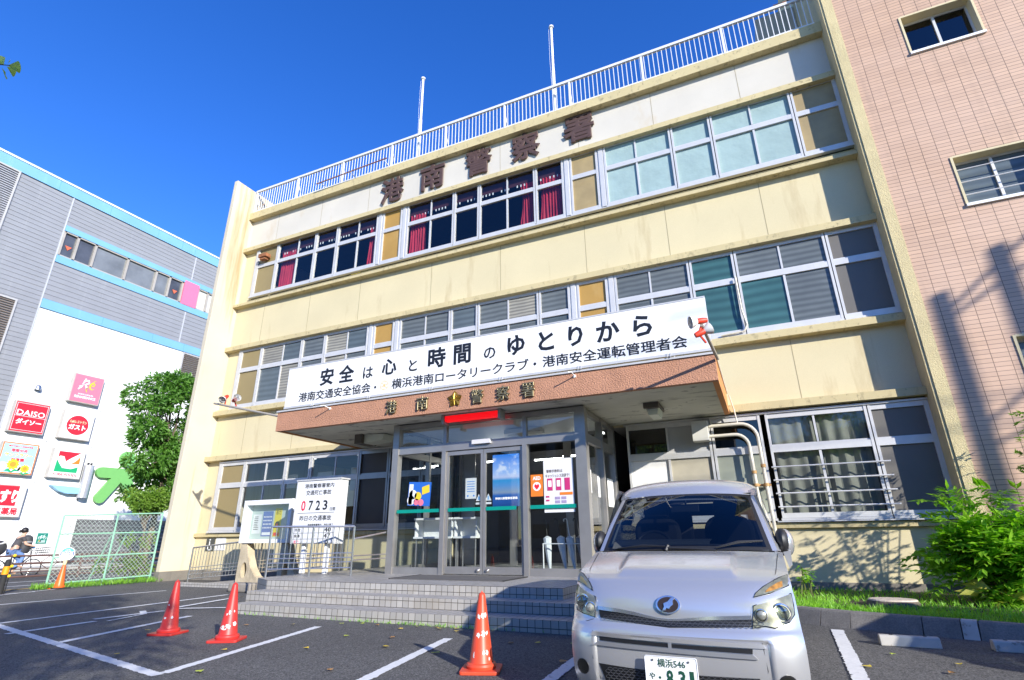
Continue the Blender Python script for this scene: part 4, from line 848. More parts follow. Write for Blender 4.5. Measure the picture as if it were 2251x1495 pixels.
CAR = M('silver_car_paint', (.64, .635, .63), .26, .65, var=.02, vs=1, coat=.5, fine=.04, fs=900)
CARD = M('silver_car_shade', (.52, .515, .51), .28, .72, var=.02, vs=1, coat=.7)
CHROME = M('chrome', (.80, .80, .80), .16, .9, var=.01)
GRILL = flat('black_grille', (.012, .012, .013), .4)
CABIN = flat('dark_cabin', (.012, .013, .018), .8); SEAT = flat('charcoal_seat', (.012, .013, .018), .9); DASH = flat('grey_dashboard', (.05, .055, .055), .8); TRIM = flat('pale_pillar_trim', (.50, .52, .46), .7)
WSG = glass('windscreen_glass', (.38, .42, .45), .05, .0)
LENS = glass('headlamp_lens', (.86, .86, .78), .035, .05)
LAMPB = M('headlamp_bowl', (.36, .36, .31), .3, .35, var=.35, vs=16); AMB = M('amber_reflector', (.52, .25, .06), .3, var=.4, vs=30)
def make_van(label, loc, group=None):
    vn = thing('parked_van', label, 'van', loc, group)
    S = .86; Mx = Matrix.Translation(loc) @ Matrix.Diagonal((S*1.03, S, S, 1))
    zs = [r[0] for r in PROF]; zs = sorted(set(zs+[(a+b)/2 for a, b in zip(zs, zs[1:])]+[.57, .575, .585, .60, 1.01, 1.03, 1.05]))
    us = [math.sin(math.pi/2*(i/24))*.5+.5*(i/24) for i in range(-24, 25)]; us = sorted(us+[sg*q for sg in (-1, 1) for q in (.50, .53, .56, .59, .715, .732, .75, .765)])
    rows = []
    for z in zs:
        fr = [body_pt(u, z) for u in us]; hw = prof(z)[2]; e = fr[-1]
        sd = []; hs_ = .845 if z < .95 else .845-.06*((z-.95)/.25)
        for y in (.9, 1.3, 2, 3, 4, 4.45): sd.append(Vector((hs_ if y < 4.3 else hs_-.06, max(y, e.y+.05+.02*y), e.z+.01)))
        rr_ = [Vector((hs_-.2, 4.58, e.z+.01)), Vector((0, 4.6, e.z+.01))]
        half = sd+rr_[:1]
        rows.append([Mx @ v_ for v_ in [Vector((-p.x, p.y, p.z)) for p in half[::-1]]+fr+half])
    mb = MB(); mb.grid(rows)
    bd = mb.build('body', CAR, vn, True)
    # hood closing strip up to the cowl, roof and pillars
    def wsp(u, v):   # windscreen surface
        a = Vector((.822*u-.012, .90+.20*abs(u)**2.2, 1.205-.02*u*u)); b = Vector((.69*u-.012, 1.62+.13*abs(u)**2.2, 1.765-.035*u*u)); p = a.lerp(b, v); p.y -= .05*math.sin(math.pi*v); return p
    uw = [i/16 for i in range(-16, 17)]
    vv = [i/10 for i in range(11)]
    g = MB(); g.grid([[Mx @ (wsp(u*.905, .065+.90*v)-Vector((0, .004, 0))) for u in uw] for v in vv]); g.build('windscreen', WSG, vn, True)
    fr = MB()   # black ceramic border and pillars
    for sg in (-1, 1):
        fr.grid([[Mx @ (wsp(sg*q, v)+Vector((0, -.001, 0))) for q in (.87, .91, .955)] for v in vv])
    fr.grid([[Mx @ wsp(u*.95, v) for u in uw] for v in (0, .04, .085)]).grid([[Mx @ (wsp(u*.95, v)+Vector((0, -.002, 0))) for u in uw] for v in (.95, .98, 1.0)])
    fr.build('windscreen_border', BLACK, vn, True)
    for sg in (-1, 1):
        pl = MB(); pl.grid([[Mx @ p for p in (wsp(sg*.945, v), wsp(sg*1.0, v)+Vector((0, .0, .008)), wsp(sg*1.0, v)+Vector((sg*.03, .06, .0)), wsp(sg*1.0, v)+Vector((sg*.035, .16, -.01)))] for v in vv]); pl.build('pillar', CAR, vn, True)
    rf = []
    for y, zc, hw, dr in ((1.62, 1.765, .69, .035), (1.70, 1.84, .70, .05), (1.80, 1.90, .70, .06), (1.95, 1.94, .695, .07), (2.2, 1.965, .69, .08), (2.8, 1.975, .69, .08), (3.6, 1.965, .69, .08), (4.3, 1.93, .67, .08), (4.5, 1.82, .66, .06)):
        row = []
        for i in range(-16, 17):
            u = i/16; row.append(Mx @ Vector((hw*u*1.035-.012, y+.13*abs(u)**2.2*max(0, 1-(y-1.62)/1.2), zc-dr*abs(u)**2.6-(.03*max(0, abs(u)-.9)*10 if y > 1.65 else 0))))
        rf.append(row)
    mb = MB(); mb.grid(rf)
    mb.build('roof', CAR, vn, True)
    sdm = MB()
    for sg in (-1, 1):
        sdm.grid([[Mx @ Vector((sg*(.835-(.835-.735)*v), y+(.55*v if y < 1.3 else 0), 1.20+.64*v)) for y in (1.15, 1.9, 2.7, 3.6, 4.45)] for v in (0, .35, .7, 1)])
    sdm.build('side_window', GLD, vn, True)
    MB().grid([[Mx @ Vector((x, 4.52+.03*v*0, z)) for x in (-.72, 0, .72)] for v, z in ((0, .9), (1, 1.15))]).build('tailgate', CAR, vn)
    cb = MB()
    for a in ((-.80, .80, .4, 4.5, .30, .34), (-.5, .5, 4.47, 4.5, .4, 1.1)): cb.box(*a, M=Mx)
    for sg in (-1, 1): cb.box(sg*.79, sg*.80, 1.0, 4.4, .35, 1.18, Mx)
    cb.build('underbody', CABIN, vn)
    ds = MB(); ds.grid([[Mx @ Vector((x, y, z-.03*abs(x))) for x in [k/8*.74 for k in range(-8, 9)]] for y, z in ((.93, 1.16), (1.05, 1.22), (1.25, 1.26), (1.45, 1.235), (1.5, 1.1), (1.5, .8))])
    ds.grid([[Mx @ Vector((x, y, z)) for x in (-.68, -.4, 0, .2, .24)] for y, z in ((1.0, 1.215), (1.1, 1.275), (1.4, 1.30), (1.5, 1.25))])
    ds.build('dashboard', DASH, vn, True)
    for x in (-.38, .38):
        s = MB(); s.prism(rounded(.50, .82, .16), 0, .14, Mx @ Matrix.Translation((x, 2.02, 1.13)) @ FRONT).prism(rounded(.27, .34, .10), 0, .12, Mx @ Matrix.Translation((x, 2.03, 1.58)) @ FRONT); s.box(x-.26, x+.26, 1.6, 2.2, .72, .85, Mx); s.build('seat', SEAT, vn, bevel=.03)
    MB().box(-.70, .70, 3.3, 3.4, .6, 1.42, Mx).box(-.70, -.1, 2.9, 3.0, .6, 1.62, Mx).build('rear_seat', SEAT, vn, bevel=.03)
    rw = MB(); rw.box(-.70, .70, 4.42, 4.46, 1.62, 1.80, Mx).box(-.72, -.52, 4.42, 4.46, 1.1, 1.62, Mx).box(.52, .72, 4.42, 4.46, 1.1, 1.62, Mx).box(-.52, .52, 4.42, 4.46, 1.1, 1.3, Mx); rw.build('rear_frame', CABIN, vn)
    MB().tube([Mx @ Vector((-.37+.185*math.cos(q), 1.55+.09*math.sin(q), 1.22+.16*math.sin(q))) for q in [math.pi*k/10 for k in range(20)]], .016*S, 8, closed=True).tube([Mx @ Vector((-.55, 1.56, 1.22)), Mx @ Vector((-.37, 1.6, 1.20)), Mx @ Vector((-.19, 1.56, 1.22))], .02*S).build('steering_wheel', BLACK, vn, True)
    MB().box(-.16, .13, 1.60, 1.62, 1.575, 1.655, Mx).tube([Mx @ Vector((0, 1.6, 1.65)), Mx @ Vector((0, 1.62, 1.74))], .01).build('rear_view_mirror', BLACK, vn, bevel=.006)
    for sg in (-1, 1):
        t_ = MB(); t_.grid([[Mx @ (wsp(sg*q, v)+Vector((0, .05, 0))) for q in (.955, .90, .86)] for v in vv]); 
        if sg < 0: t_.tube([Mx @ (wsp(-.87, v)+Vector((.02+.05*math.sin(math.pi*(v-.62)/.28), .03, 0))) for v in (.62, .68, .76, .84, .90)], .012, 6)
        t_.build('pillar_trim', TRIM if sg < 0 else CABIN, vn, True)
    dt = MB()
    for k in range(60): u = -.86+1.72*k/59; p0, p1 = wsp(u, .875)+Vector((0, .012, 0)), wsp(u, .905)+Vector((0, .012, 0)); dt.add([Mx @ (p+Vector((d, 0, 0))) for p, d in ((p0, -.009), (p0, .009), (p1, .009), (p1, -.009))], [(0, 1, 2, 3)])
    dt.build('sunshade_dots', flat('pale_dots', (.35, .35, .36)), vn)
    MB().grid([[Mx @ Vector((x, y, z)) for x in (-.66, -.3, 0, .3, .66)] for y, z in ((1.72, 1.76), (2.4, 1.83), (4.3, 1.82))]).build('headliner', flat('headliner_grey', (.16, .16, .155), .9), vn)
    # nose details
    G = lambda *a, **k: vpatch(*a, parent=vn, Mx=Mx, **k)
    gl = G([(-.60, .695), (-.30, .672), (-.04, .655), (.25, .668), (.545, .682), (.55, .742), (.30, .728), (.05, .712), (-.12, .712), (-.32, .74), (-.61, .762)][::-1], off=-.006, thick=.03, mat=GRILL, name='grille')
    hx = MB()
    for rw in range(3):
        for k in range(30):
            x = -.57+.040*k+(rw % 2)*.02; z = .678+.0185*rw+(.02*max(0, -x-.1) if x < 0 else .012*max(0, x-.1))
            if z+.012 > (.735 if abs(x) > .2 else .712): continue
            c = [Vector((x+.0185*math.cos(math.pi*q/3), 0, z+.0105*math.sin(math.pi*q/3))) for q in range(6)]
            hx.tube([Mx @ Vector((p.x, Fy(p.x, p.z)-.009, p.z)) for p in c], .0017, 3, closed=True)
    hx.build('honeycomb', M('grey_mesh', (.12, .12, .13), .35, .5), gl)
    chm = [(-.615, .768, .014), (-.45, .757, .014), (-.32, .742, .013), (-.2, .722, .010), (-.12, .710, .008), (-.04, .706, .008), (.04, .710, .008), (.12, .718, .010), (.25, .730, .013), (.4, .737, .014), (.55, .745, .014)]
    G([(x, z-h) for x, z, h in chm]+[(x, z+h) for x, z, h in chm[::-1]], off=-.016, thick=.02, mat=CHROME, name='chrome_strip')
    eo = [(-.04+.094*math.cos(q), .815+.066*math.sin(q)) for q in [math.pi*k/14 for k in range(28)]]; em_ = G(eo, off=-.022, thick=.025, mat=CHROME, name='emblem')
    G([(-.04+.080*math.cos(q), .815+.054*math.sin(q)) for q in [math.pi*k/14 for k in range(28)]], off=-.025, thick=.01, mat=flat('emblem_black', (.025, .015, .015), .5), name='emblem_field')
    G([(-.085, .772), (-.068, .80), (-.072, .825), (-.04, .838), (-.018, .862), (.012, .866), (-.002, .842), (.0, .818), (-.022, .802), (-.03, .788), (-.052, .793), (-.06, .775)], off=-.034, thick=.012, step=.02, mat=CHROME, name='emblem_motif')
    for sg in (-1, 1):
        up = [(.862*sg, 1.035), (.80*sg, 1.012), (.72*sg, .955), (.685*sg, .915), (.675*sg, .893), (.85*sg, .955)]
        if sg > 0: up = [(.845, 1.03), (.78, 1.01), (.66, .95), (.60, .905), (.585, .880), (.70, .905), (.84, .955)]
        lo = [(-.855, .925), (-.64, .845), (-.645, .695), (-.76, .712), (-.835, .735), (-.852, .80)] if sg < 0 else [(.848, .90), (.575, .822), (.55, .675), (.635, .688), (.70, .676), (.80, .71), (.845, .76), (.85, .82)]
        if sg > 0: up = up[::-1]
        hl = G(lo, off=-.004, thick=.03, mat=LAMPB, name='headlight')
        G(lo, off=-.022, thick=.004, mat=LENS, name='lens'); ed = MB(); ed.tube([Mx @ Vector((x, Fy(x, z)-.006, z)) for x, z in lo], .0035, 4, closed=True); ed.build('lens_seal', GRILL, hl)
        pc, qc = ((-.765, .80), (-.685, .765)) if sg < 0 else ((.76, .775), (.62, .76))
        for (x, z), r_ in ((pc, .062), (qc, .042)):
            o_ = Mx @ Vector((x, Fy(x, z)-.008, z)); Mq = Matrix.Translation(o_) @ FRONT
            mb = MB(); mb.lathe([(r_*1.15*S, 0), (r_*1.1*S, .012), (r_*.95*S, .014), (r_*.9*S, .002)], 20, Mq, False); mb.build('bezel', CHROME, hl, True)
            MB().lathe([(r_*.86*S, .001), (r_*.75*S, .012), (r_*.4*S, .02), (.002, .022)], 20, Mq, False).build('projector', glass('projector_glass', (.35, .38, .36), .2, .02) if r_ > .05 else LAMPB, hl, True)
        uo = G(up, off=-.003, thick=.02, mat=LAMPB, name='turn_signal'); ed = MB(); ed.tube([Mx @ Vector((x, Fy(x, z)-.004, z)) for x, z in up], .003, 4, closed=True); ed.build('lens_seal', GRILL, uo); G(up, off=-.016, thick=.004, mat=LENS, name='lens')
        cx_ = sum(p[0] for p in up)/len(up); cz_ = sum(p[1] for p in up)/len(up); G([(cx_+(p[0]-cx_)*.5+.02*sg, cz_+(p[1]-cz_)*.5) for p in up], off=-.008, thick=.004, step=.02, mat=AMB if sg > 0 else flat('yellowed_reflector', (.50, .40, .16), .3), name='reflector')
    sl = G([(-.60, .532), (.525, .508), (.53, .540), (-.04, .545), (-.605, .560)], off=-.004, thick=.02, mat=GRILL, name='bumper_slot')
    G([(-.66, .50), (.56, .475), (.53, .505), (-.605, .529)], off=-.020, thick=.05, mat=CARD, name='bumper_bar')
    G([(-.06, .505), (-.035, .505), (-.035, .56), (-.06, .56)], off=-.012, thick=.02, step=.02, mat=CARD, name='slot_divider')
    G([(-.70, .565), (.62, .545), (.60, .575), (-.66, .595)], off=-.014, thick=.03, mat=CAR, name='bumper_lip')
    ik = G([(-.62, .365), (-.25, .35), (.15, .345), (.55, .35), (.50, .22), (-.57, .22)], off=-.004, thick=.02, mat=GRILL, name='lower_intake')
    hx = MB()
    for rw in range(6):
        for k in range(26):
            x = -.55+.042*k+(rw % 2)*.021; z = .238+.0195*rw; hx.tube([Mx @ Vector((x+.02*math.cos(math.pi*q/3), Fy(x, z)-.008, z+.011*math.sin(math.pi*q/3))) for q in range(6)], .0018, 3, closed=True)
    hx.build('honeycomb', M('grey_mesh', (.12, .12, .13), .35, .5), ik)
    for x in (-.77, .73):
        fg = G(shift(circle(1, 20), x, .325, .058), off=-.006, thick=.02, step=.02, mat=GRILL, name='fog_lamp'); G(shift(circle(1, 20), x, .325, .046), off=-.010, thick=.006, step=.02, mat=LENS, name='lens')
    seam = MB()
    for pts in ([(-.66, .60), (-.665, .40), (-.62, .25)], [(.60, .58), (.61, .40), (.56, .25)], [(-.80, .655), (-.6, .648), (-.3, .642), (0, .64), (.3, .642), (.6, .65), (.8, .66)][:0] or [(-.85, .69), (-.72, .66), (-.66, .68)]):
        seam.tube([Mx @ Vector((x, Fy(x, z)-.0005, z)) for x, z in pts], .0022, 4)
    for sg in (-1, 1):
        seam.tube([Mx @ (body_pt(sg*q, z)+Vector((0, 0, .002))) for q, z in ((.80, .90), (.86, .98), (.90, 1.06), (.93, 1.14), (.955, 1.19))], .0025, 4)
    seam.build('panel_gap', GRILL, vn)
    cw = MB(); cw.grid([[Mx @ Vector((u*.825-.012, .865+.20*abs(u)**2.2+dy, 1.206-.02*u*u+dz)) for u in uw] for dy, dz in ((.0, .0), (.03, .004), (.06, .006))]); cw.build('cowl', BLACK, vn, True)
    for a, b in (((-.62, .99, 1.215), (-.10, .90, 1.235)), ((.30, .90, 1.225), (.70, 1.02, 1.28))):
        m_ = Vector(a).lerp(Vector(b), .5)+Vector((0, -.03, .02)); wp = MB().tube([Mx @ Vector(a), Mx @ m_, Mx @ Vector(b)], [.008, .012, .008], 6)
        if a[0] < 0: wp.tube([Mx @ Vector((-.12, .88, 1.225)), Mx @ Vector((.30, .89, 1.205))], .009, 6).tube([Mx @ Vector((-.14, .87, 1.20)), Mx @ Vector((-.12, .9, 1.245))], .014, 6)
        wp.build('wiper', BLACK, vn, True)
    for sg in (-1, 1):     # mirrors folded back along the side windows
        mm = MB(); mm.sphere(Mx @ Vector((sg*.895, 1.36, 1.26)), .12*S, 10, (.62, 1.2, 1.05)); mr = mm.build('door_mirror', CAR, vn, True)
        MB().sphere(Mx @ Vector((sg*.868, 1.30, 1.275)), .105*S, 10, (.62, 1.2, 1.12)).tube([Mx @ Vector((sg*.83, 1.35, 1.20)), Mx @ Vector((sg*.87, 1.3, 1.17))], .03).build('mirror_housing', BLACK, mr, True)
        MB().prism([(-.03, .05), (.035, .06), (.03, -.06), (.0, -.09)], -.03, .02, Mx @ Matrix.Translation((sg*.885, 1.22, 1.13)) @ FRONT).build('mirror_foot', CAR, mr)
    # number plate
    pm = Mx @ Matrix.Translation((-.048, -.022, .352)) @ FRONT
    pt = MB().prism(rounded(.375, .222, .012), -.004, .002, pm).build('number_plate', flat('plate_white', (.82, .82, .80), .4), vn)
    rim = MB(); o2 = rounded(.375, .222, .012); rim.tube([pm @ Vector((x, y, .002)) for x, y in o2], .0035, 4, closed=True); rim.build('plate_rim', flat('plate_rim_white', (.7, .7, .7), .4), pt)
    tx = MB(); PG = flat('plate_green', (.01, .07, .04), .5)
    put_text(tx, '横浜546', pm @ Matrix.Translation((0, 0, .002)), .005, .068, .20, .058, bold=.008, depth=.002)
    put_text(tx, 'や', pm @ Matrix.Translation((0, 0, .002)), -.140, -.022, .043, .043, bold=.012, depth=.002)
    put_text(tx, '8', pm @ Matrix.Translation((0, 0, .002)), -.012, -.03, .05, .11, bold=.03, depth=.002); put_text(tx, '3', pm @ Matrix.Translation((0, 0, .002)), .075, -.03, .05, .11, bold=.03, depth=.002); put_text(tx, '1', pm @ Matrix.Translation((0, 0, .002)), .145, -.03, .03, .11, bold=.03, depth=.002)
    tx.prism(circle(.009, 10, -.085, -.03), .002, .004, pm); tx.build('plate_characters', PG, pt)
    bl = MB()
    for x in (-.13, .13): bl.prism(circle(.008, 8, x, .085), .002, .008, pm)
    bl.build('plate_bolt', STEEL, pt)
    for sg in (-1, 1):
        for y in (.95, 3.75):
            Mw = Mx @ Matrix.Translation((sg*.73, y, .31)) @ Matrix.Rotation(R_(90), 4, 'Y')
            wl = MB(); wl.lathe([(.16, -.1), (.27, -.1), (.31, -.07), (.31, .07), (.27, .1), (.16, .1)], 28, Mw); wl.build('wheel', RUBBER, vn, True)
    return vn
van = make_van('silver van parked nose out in front of the entrance steps', (-.675, -8.3, 0))
# ------------------------------------------------------------------ traffic cones
def cone_parts(t, x, y, h, mat, patches, rot=0, seed=0):
    k = h/.65; T_ = Matrix.Translation((x, y, 0)) @ Matrix.Rotation(rot, 4, 'Z')
    bp = rounded(.36*k, .36*k, .03*k, 4)
    b = MB(); b.prism([p for p in bp], 0, .028*k, T_).build('base', mat, t, bevel=.006)
    pr = [(.135*k, .028*k), (.14*k, .05*k), (.132*k, .068*k), (.112*k, .075*k), (.108*k, .085*k), (.034*k, .615*k), (.030*k, .635*k), (.018*k, .648*k), (.006*k, .652*k), (.004*k, .665*k)]
    MB().lathe(pr, 32, T_).build('cone', mat, t, True)
    r = random.Random(seed); pa = MB()
    def rad(z): return (.108-(.074)*(z/k-.085)/.53)*k+.0016
    for a, z, da, dz in patches:
        a = R_(a); n = 9; poly = []
        for i in range(n*2):
            q = 2*math.pi*i/(n*2); j = r.uniform(.55, 1.15); poly.append((a+R_(da)*.5*math.cos(q)*j, z*k+dz*k*.5*math.sin(q)*j))
        cen = (a, z*k); vs = [cen]+poly
        pa.add([T_ @ Vector((rad(z_)*math.cos(a_), rad(z_)*math.sin(a_), z_)) for a_, z_ in vs], [(0, 1+i, 1+(i+1) % len(poly)) for i in range(len(poly))])
    if patches: pa.build('reflective_remnant', flat('torn_reflective', (.72, .72, .70), .5), t)
CR_ = M('worn_red_cone', (.56, .035, .028), .45, var=.12, vs=7, spots=((.35, .03, .03), 14, .62, .6)); CR2 = M('orange_red_cone', (.70, .075, .03), .42, var=.1, vs=6, spots=((.5, .2, .12), 18, .66, .6)); CO_ = M('bright_orange_cone', (.85, .14, .02), .4, var=.04)
c1 = thing('traffic_cone', 'worn red traffic cone with few white scraps, left of the pair on the parking lines', 'traffic cone', (-7.43, -7.05, 0), 'red traffic cones on the car park')
cone_parts(c1, -7.43, -7.05, .645, CR_, [(-100, .20, 26, .03), (-45, .205, 22, .04), (-95, .355, 14, .025), (-110, .36, 8, .02)], .3, 1)
c2 = thing('traffic_cone', 'worn red traffic cone with a large torn white band, nearest the lowest step', 'traffic cone', (-6.24, -7.12, 0), 'red traffic cones on the car park')
cone_parts(c2, -6.24, -7.12, .645, CR_, [(-110, .155, 60, .05), (-75, .17, 40, .06), (-30, .19, 30, .05), (-80, .32, 20, .05), (-100, .30, 12, .03), (-40, .33, 14, .03)], .5, 2)
c3 = thing('traffic_cone', 'orange red traffic cone with two torn white bands, closest to the van', 'traffic cone', (-2.60, -7.38, 0), 'red traffic cones on the car park')
cone_parts(c3, -2.60, -7.38, .655, CR2, [(-110, .45, 30, .05), (-75, .455, 40, .045), (-50, .46, 34, .05), (-105, .30, 30, .05), (-70, .31, 30, .05), (-45, .315, 26, .04), (-70, .16, 14, .05), (-52, .165, 16, .05), (-125, .14, 10, .05), (-40, .11, 10, .03)], .35, 4)
c4 = thing('traffic_cone', 'bright orange traffic cone with a round blue bicycle sign, beside the mesh fence', 'traffic cone', (-17.35, -3.25, 0), 'red traffic cones on the car park')
cone_parts(c4, -17.35, -3.25, .64, CO_, [], .2)
MB().prism(rounded(.42, .36, .05), 0, .03, Matrix.Translation((-17.3, -3.25, .0))).build('weight', RUBBER, c4)
MB().lathe([(.03, .56), (.045, .62), (.045, .72)], 12, Matrix.Translation((-17.35, -3.25, 0))).build('neck', flat('cream_neck', (.75, .62, .35)), c4, True)
fd_ = Matrix.Translation((-17.35, -3.25, .86)) @ Matrix.Rotation(R_(62), 4, 'Z') @ FRONT
dk_ = MB().prism(circle(.165, 28), -.012, 0, fd_).build('sign_disc', cW, c4)
MB().prism([(.15*math.cos(R_(q)), .15*math.sin(R_(q))) for q in range(20, 161, 10)], .001, .004, fd_).build('blue_cap', flat('cap_blue', (.05, .42, .75)), dk_)
mb = MB().prism([(-.145, -.045), (.145, -.045), (.15, .04), (-.15, .04)], .001, .004, fd_); mb.build('blue_band', flat('band_blue', (.03, .08, .5)), dk_)
mb = MB(); put_text(mb, '駐輪場', fd_ @ Matrix.Translation((0, 0, .004)), 0, -.002, .25, .065, bold=.03, depth=.002)
for x in (-.035, .035): mb.tube([fd_ @ Vector((x+.022*math.cos(q), .08+.022*math.sin(q), .006)) for q in [math.pi*k/5 for k in range(10)]], .004, 4, closed=True)
mb.tube([fd_ @ Vector(p) for p in ((-.035, .08, .006), (-.01, .11, .006), (.025, .11, .006), (.035, .08, .006))], .004, 4); mb.build('characters', cW, dk_)
# ------------------------------------------------------------------ accident count board on the platform
ab = thing('accident_count_board', 'tall white traffic accident count board with black figures standing on the entrance platform', 'sign board', (-9.15, -2.75, .45))
ax0, ax1, az0, az1, ay = -9.83, -8.55, 1.06, 2.42, -2.80
MB().box(ax0, ax1, ay, ay+.26, az0, az1).build('case', M('board_case', (.62, .62, .60), .5, streak=.2), ab)
MB().box(ax0+.02, ax1-.02, ay-.004, ay-.0005, az0+.02, az1-.02).build('face', flat('board_white', (.78, .78, .78), .4), ab)
MB().box(ax0-.01, ax1+.03, ay-.02, ay+.28, az1, az1+.03).build('cap', ALU, ab)
for x in (-9.5, -8.85): MB().box(x-.045, x+.045, ay+.07, ay+.16, .45, az0).build('leg', WHITE, ab, bevel=.01)
A0 = at((ax0+ax1)/2, ay-.004, 0); mb = MB()
for s_, x, z, wd, ht, bo_ in (('港南警察署管内', .04, 2.30, .86, .10, .012), ('交通死亡事故', .04, 2.15, .74, .11, .012), ('昨日の交通事故', .02, 1.60, .92, .115, .012), ('日間', .49, 1.78, .15, .07, .01), ('港南警察署管内', .02, 1.455, .40, .045, .01), ('神奈川県下', .42, 1.455, .26, .045, .01), ('件数', -.46, 1.35, .17, .075, .012), ('負傷', -.46, 1.225, .17, .07, .012)): put_text(mb, s_, A0, x, z, wd, ht, bold=bo_, depth=.002)
for ch, x in (('7', -.15), ('2', .06), ('3', .27)): put_text(mb, ch, A0, x, 1.87, .13, .21, bold=.022, depth=.002)
for z, a, b_ in ((1.35, '0', '40'), (1.225, '0', '47'), (1.10, '0', '0')): put_text(mb, a, A0, .02, z, .07, .095, bold=.02, depth=.002); put_text(mb, b_, A0, .41, z, .07*len(b_)+.05*(len(b_)-1), .095, bold=.02, depth=.002)
mb.build('characters', INK, ab)
mb = MB(); put_text(mb, '0', A0, -.37, 1.87, .13, .23, bold=.022, depth=.002); put_text(mb, '死亡', A0, -.46, 1.10, .16, .07, bold=.012, depth=.002); mb.build('red_characters', flat('board_red', (.7, .02, .06)), ab)
mb = MB()
for z in (1.71,): mb.box(ax0+.12, ax1-.1, ay-.006, ay-.0045, z-.005, z+.005)
for z in (1.41, 1.285, 1.16, 1.075): mb.box(ax0+.06, ax1-.06, ay-.006, ay-.0045, z-.004, z+.004)
for x in (-.33, .17, .56, -.56): mb.box((ax0+ax1)/2+x-.004, (ax0+ax1)/2+x+.004, ay-.0065, ay-.0045, 1.06, 1.41)
mb.build('table_rules', INK, ab)
# ------------------------------------------------------------------ glass notice case on concrete legs
nb = thing('notice_case', 'aluminium glass fronted notice case on curved concrete legs beside the ramp', 'notice board', (-12, -1.9, 0))
nx0, nx1, nz0, nz1, ny = -12.65, -10.95, 1.08, 2.14, -1.78
fr = MB().box(nx0, nx0+.10, ny-.02, ny+.25, nz0, nz1).box(nx1-.10, nx1, ny-.02, ny+.25, nz0, nz1).box(nx0+.1, nx1-.1, ny-.02, ny+.25, nz1-.12, nz1).box(nx0+.1, nx1-.1, ny-.02, ny+.25, nz0, nz0+.09).box(nx0+.1, nx1-.1, ny+.2, ny+.25, nz0+.09, nz1-.12)
fr.build('frame', WHITE, nb); MB().box(nx0+.1, nx1-.1, ny+.19, ny+.198, nz0+.09, nz1-.12).build('back_panel', flat('pale_green_board', (.50, .58, .52)), nb)
gpane(nx0+.1, nx1-.1, nz0+.09, nz1-.12, ny, nb, 'glass_door', GL)
N0 = at(0, ny+.188, 0)
def poster(parent_, B_, x, z, wd, ht, col, lines_, name='poster', d=.001):
    mb = MB(); mb.prism([(x-wd/2, z-ht/2), (x+wd/2, z-ht/2), (x+wd/2, z+ht/2), (x-wd/2, z+ht/2)], d, d+.002, B_); o = mb.build(name, col, parent_); return o
po1 = tag(poster(None, N0, -12.33, 1.55, .30, .48, PAPERW, 0), 'white text poster inside the notice case', 'poster'); po2 = tag(poster(None, N0, -11.95, 1.55, .36, .62, flat('blue_print', (.10, .16, .42)), 0), 'blue poster with rows of small figures inside the notice case', 'poster'); po3 = tag(poster(None, N0, -11.59, 1.58, .24, .70, flat('yellow_print', (.78, .62, .03)), 0), 'yellow warning poster inside the notice case', 'poster')
mb = MB(); rr_ = random.Random(4)
for k in range(8): mb.prism([(-12.43, 1.72-.045*k), (-12.43+rr_.uniform(.1, .2), 1.72-.045*k), (-12.43+.15, 1.735-.045*k), (-12.43, 1.735-.045*k)], .0035, .0045, N0)
mb.build('print', INK, po1)
mb = MB()
for k in range(24): mb.prism(circle(.020, 8, -12.08+.052*(k % 6), 1.72-.09*(k//6)), .0035, .0045, N0)
mb.prism([(-12.1, 1.27), (-11.8, 1.27), (-11.8, 1.34), (-12.1, 1.34)], .0035, .0045, N0); mb.build('print', PAPERW, po2)
mb = MB(); mb.prism(circle(.085, 16, -11.59, 1.52), .0035, .0045, N0); put_text(mb, '暴力', N0, -11.59, 1.82, .18, .12, bold=.03, depth=.002); mb.build('print', INK, po3); MB().prism(circle(.03, 10, -11.59, 1.52), .005, .006, N0).prism([(-11.69, 1.25), (-11.49, 1.25), (-11.49, 1.33), (-11.69, 1.33)], .0035, .0045, N0).build('print', cR, po3)
LC = M('leg_concrete', (.56, .47, .32), .9, var=.2, vs=3, fine=.15, bump=.5, streak=.5, scol=(.16, .13, .1), sthr=.55)
for x in (-12.62, -11.22):
    outl = [(0, 0), (1.32, 0), (1.33, .12), (.95, .17), (.66, .30), (.47, .50), (.34, .75), (.26, 1.02), (.20, 1.10), (.04, 1.10), (.02, .6)]
    hole = [(.25+.10*math.cos(q), .43+.19*math.sin(q)) for q in [2*math.pi*k/18 for k in range(18)]]
    nO = len(outl); vs, _, fs, *_rest = delaunay_2d_cdt([Vector(p) for p in outl+hole], [], [list(range(nO)), list(range(nO, nO+18))[::-1]], 0, 1e-5)
    cen = lambda f: Vector((sum(vs[i].x for i in f)/len(f), sum(vs[i].y for i in f)/len(f)))
    def inpoly(p, P_):
        c = False
        for i in range(len(P_)):
            a, b_ = P_[i], P_[(i+1) % len(P_)]
            if (a[1] > p.y) != (b_[1] > p.y) and p.x < (b_[0]-a[0])*(p.y-a[1])/(b_[1]-a[1])+a[0]: c = not c
        return c
    fs = [f for f in fs if inpoly(cen(f), outl) and not inpoly(cen(f), hole)]
    n = len(vs); mb = MB(); Mz = at(x, ny+.02, 0)
    mb.add([Mz @ Vector((p.x, p.y, d)) for d in (-.22, 0) for p in vs], [tuple(f)[::-1] for f in fs]+[tuple(i+n for i in f) for f in fs])
    for ring in (list(range(nO)), list(range(nO, nO+18))):
        mb.f += [(ring[i], ring[(i+1) % len(ring)], ring[(i+1) % len(ring)]+n, ring[i]+n) for i in range(len(ring))]
    mb.build('leg', LC, nb)
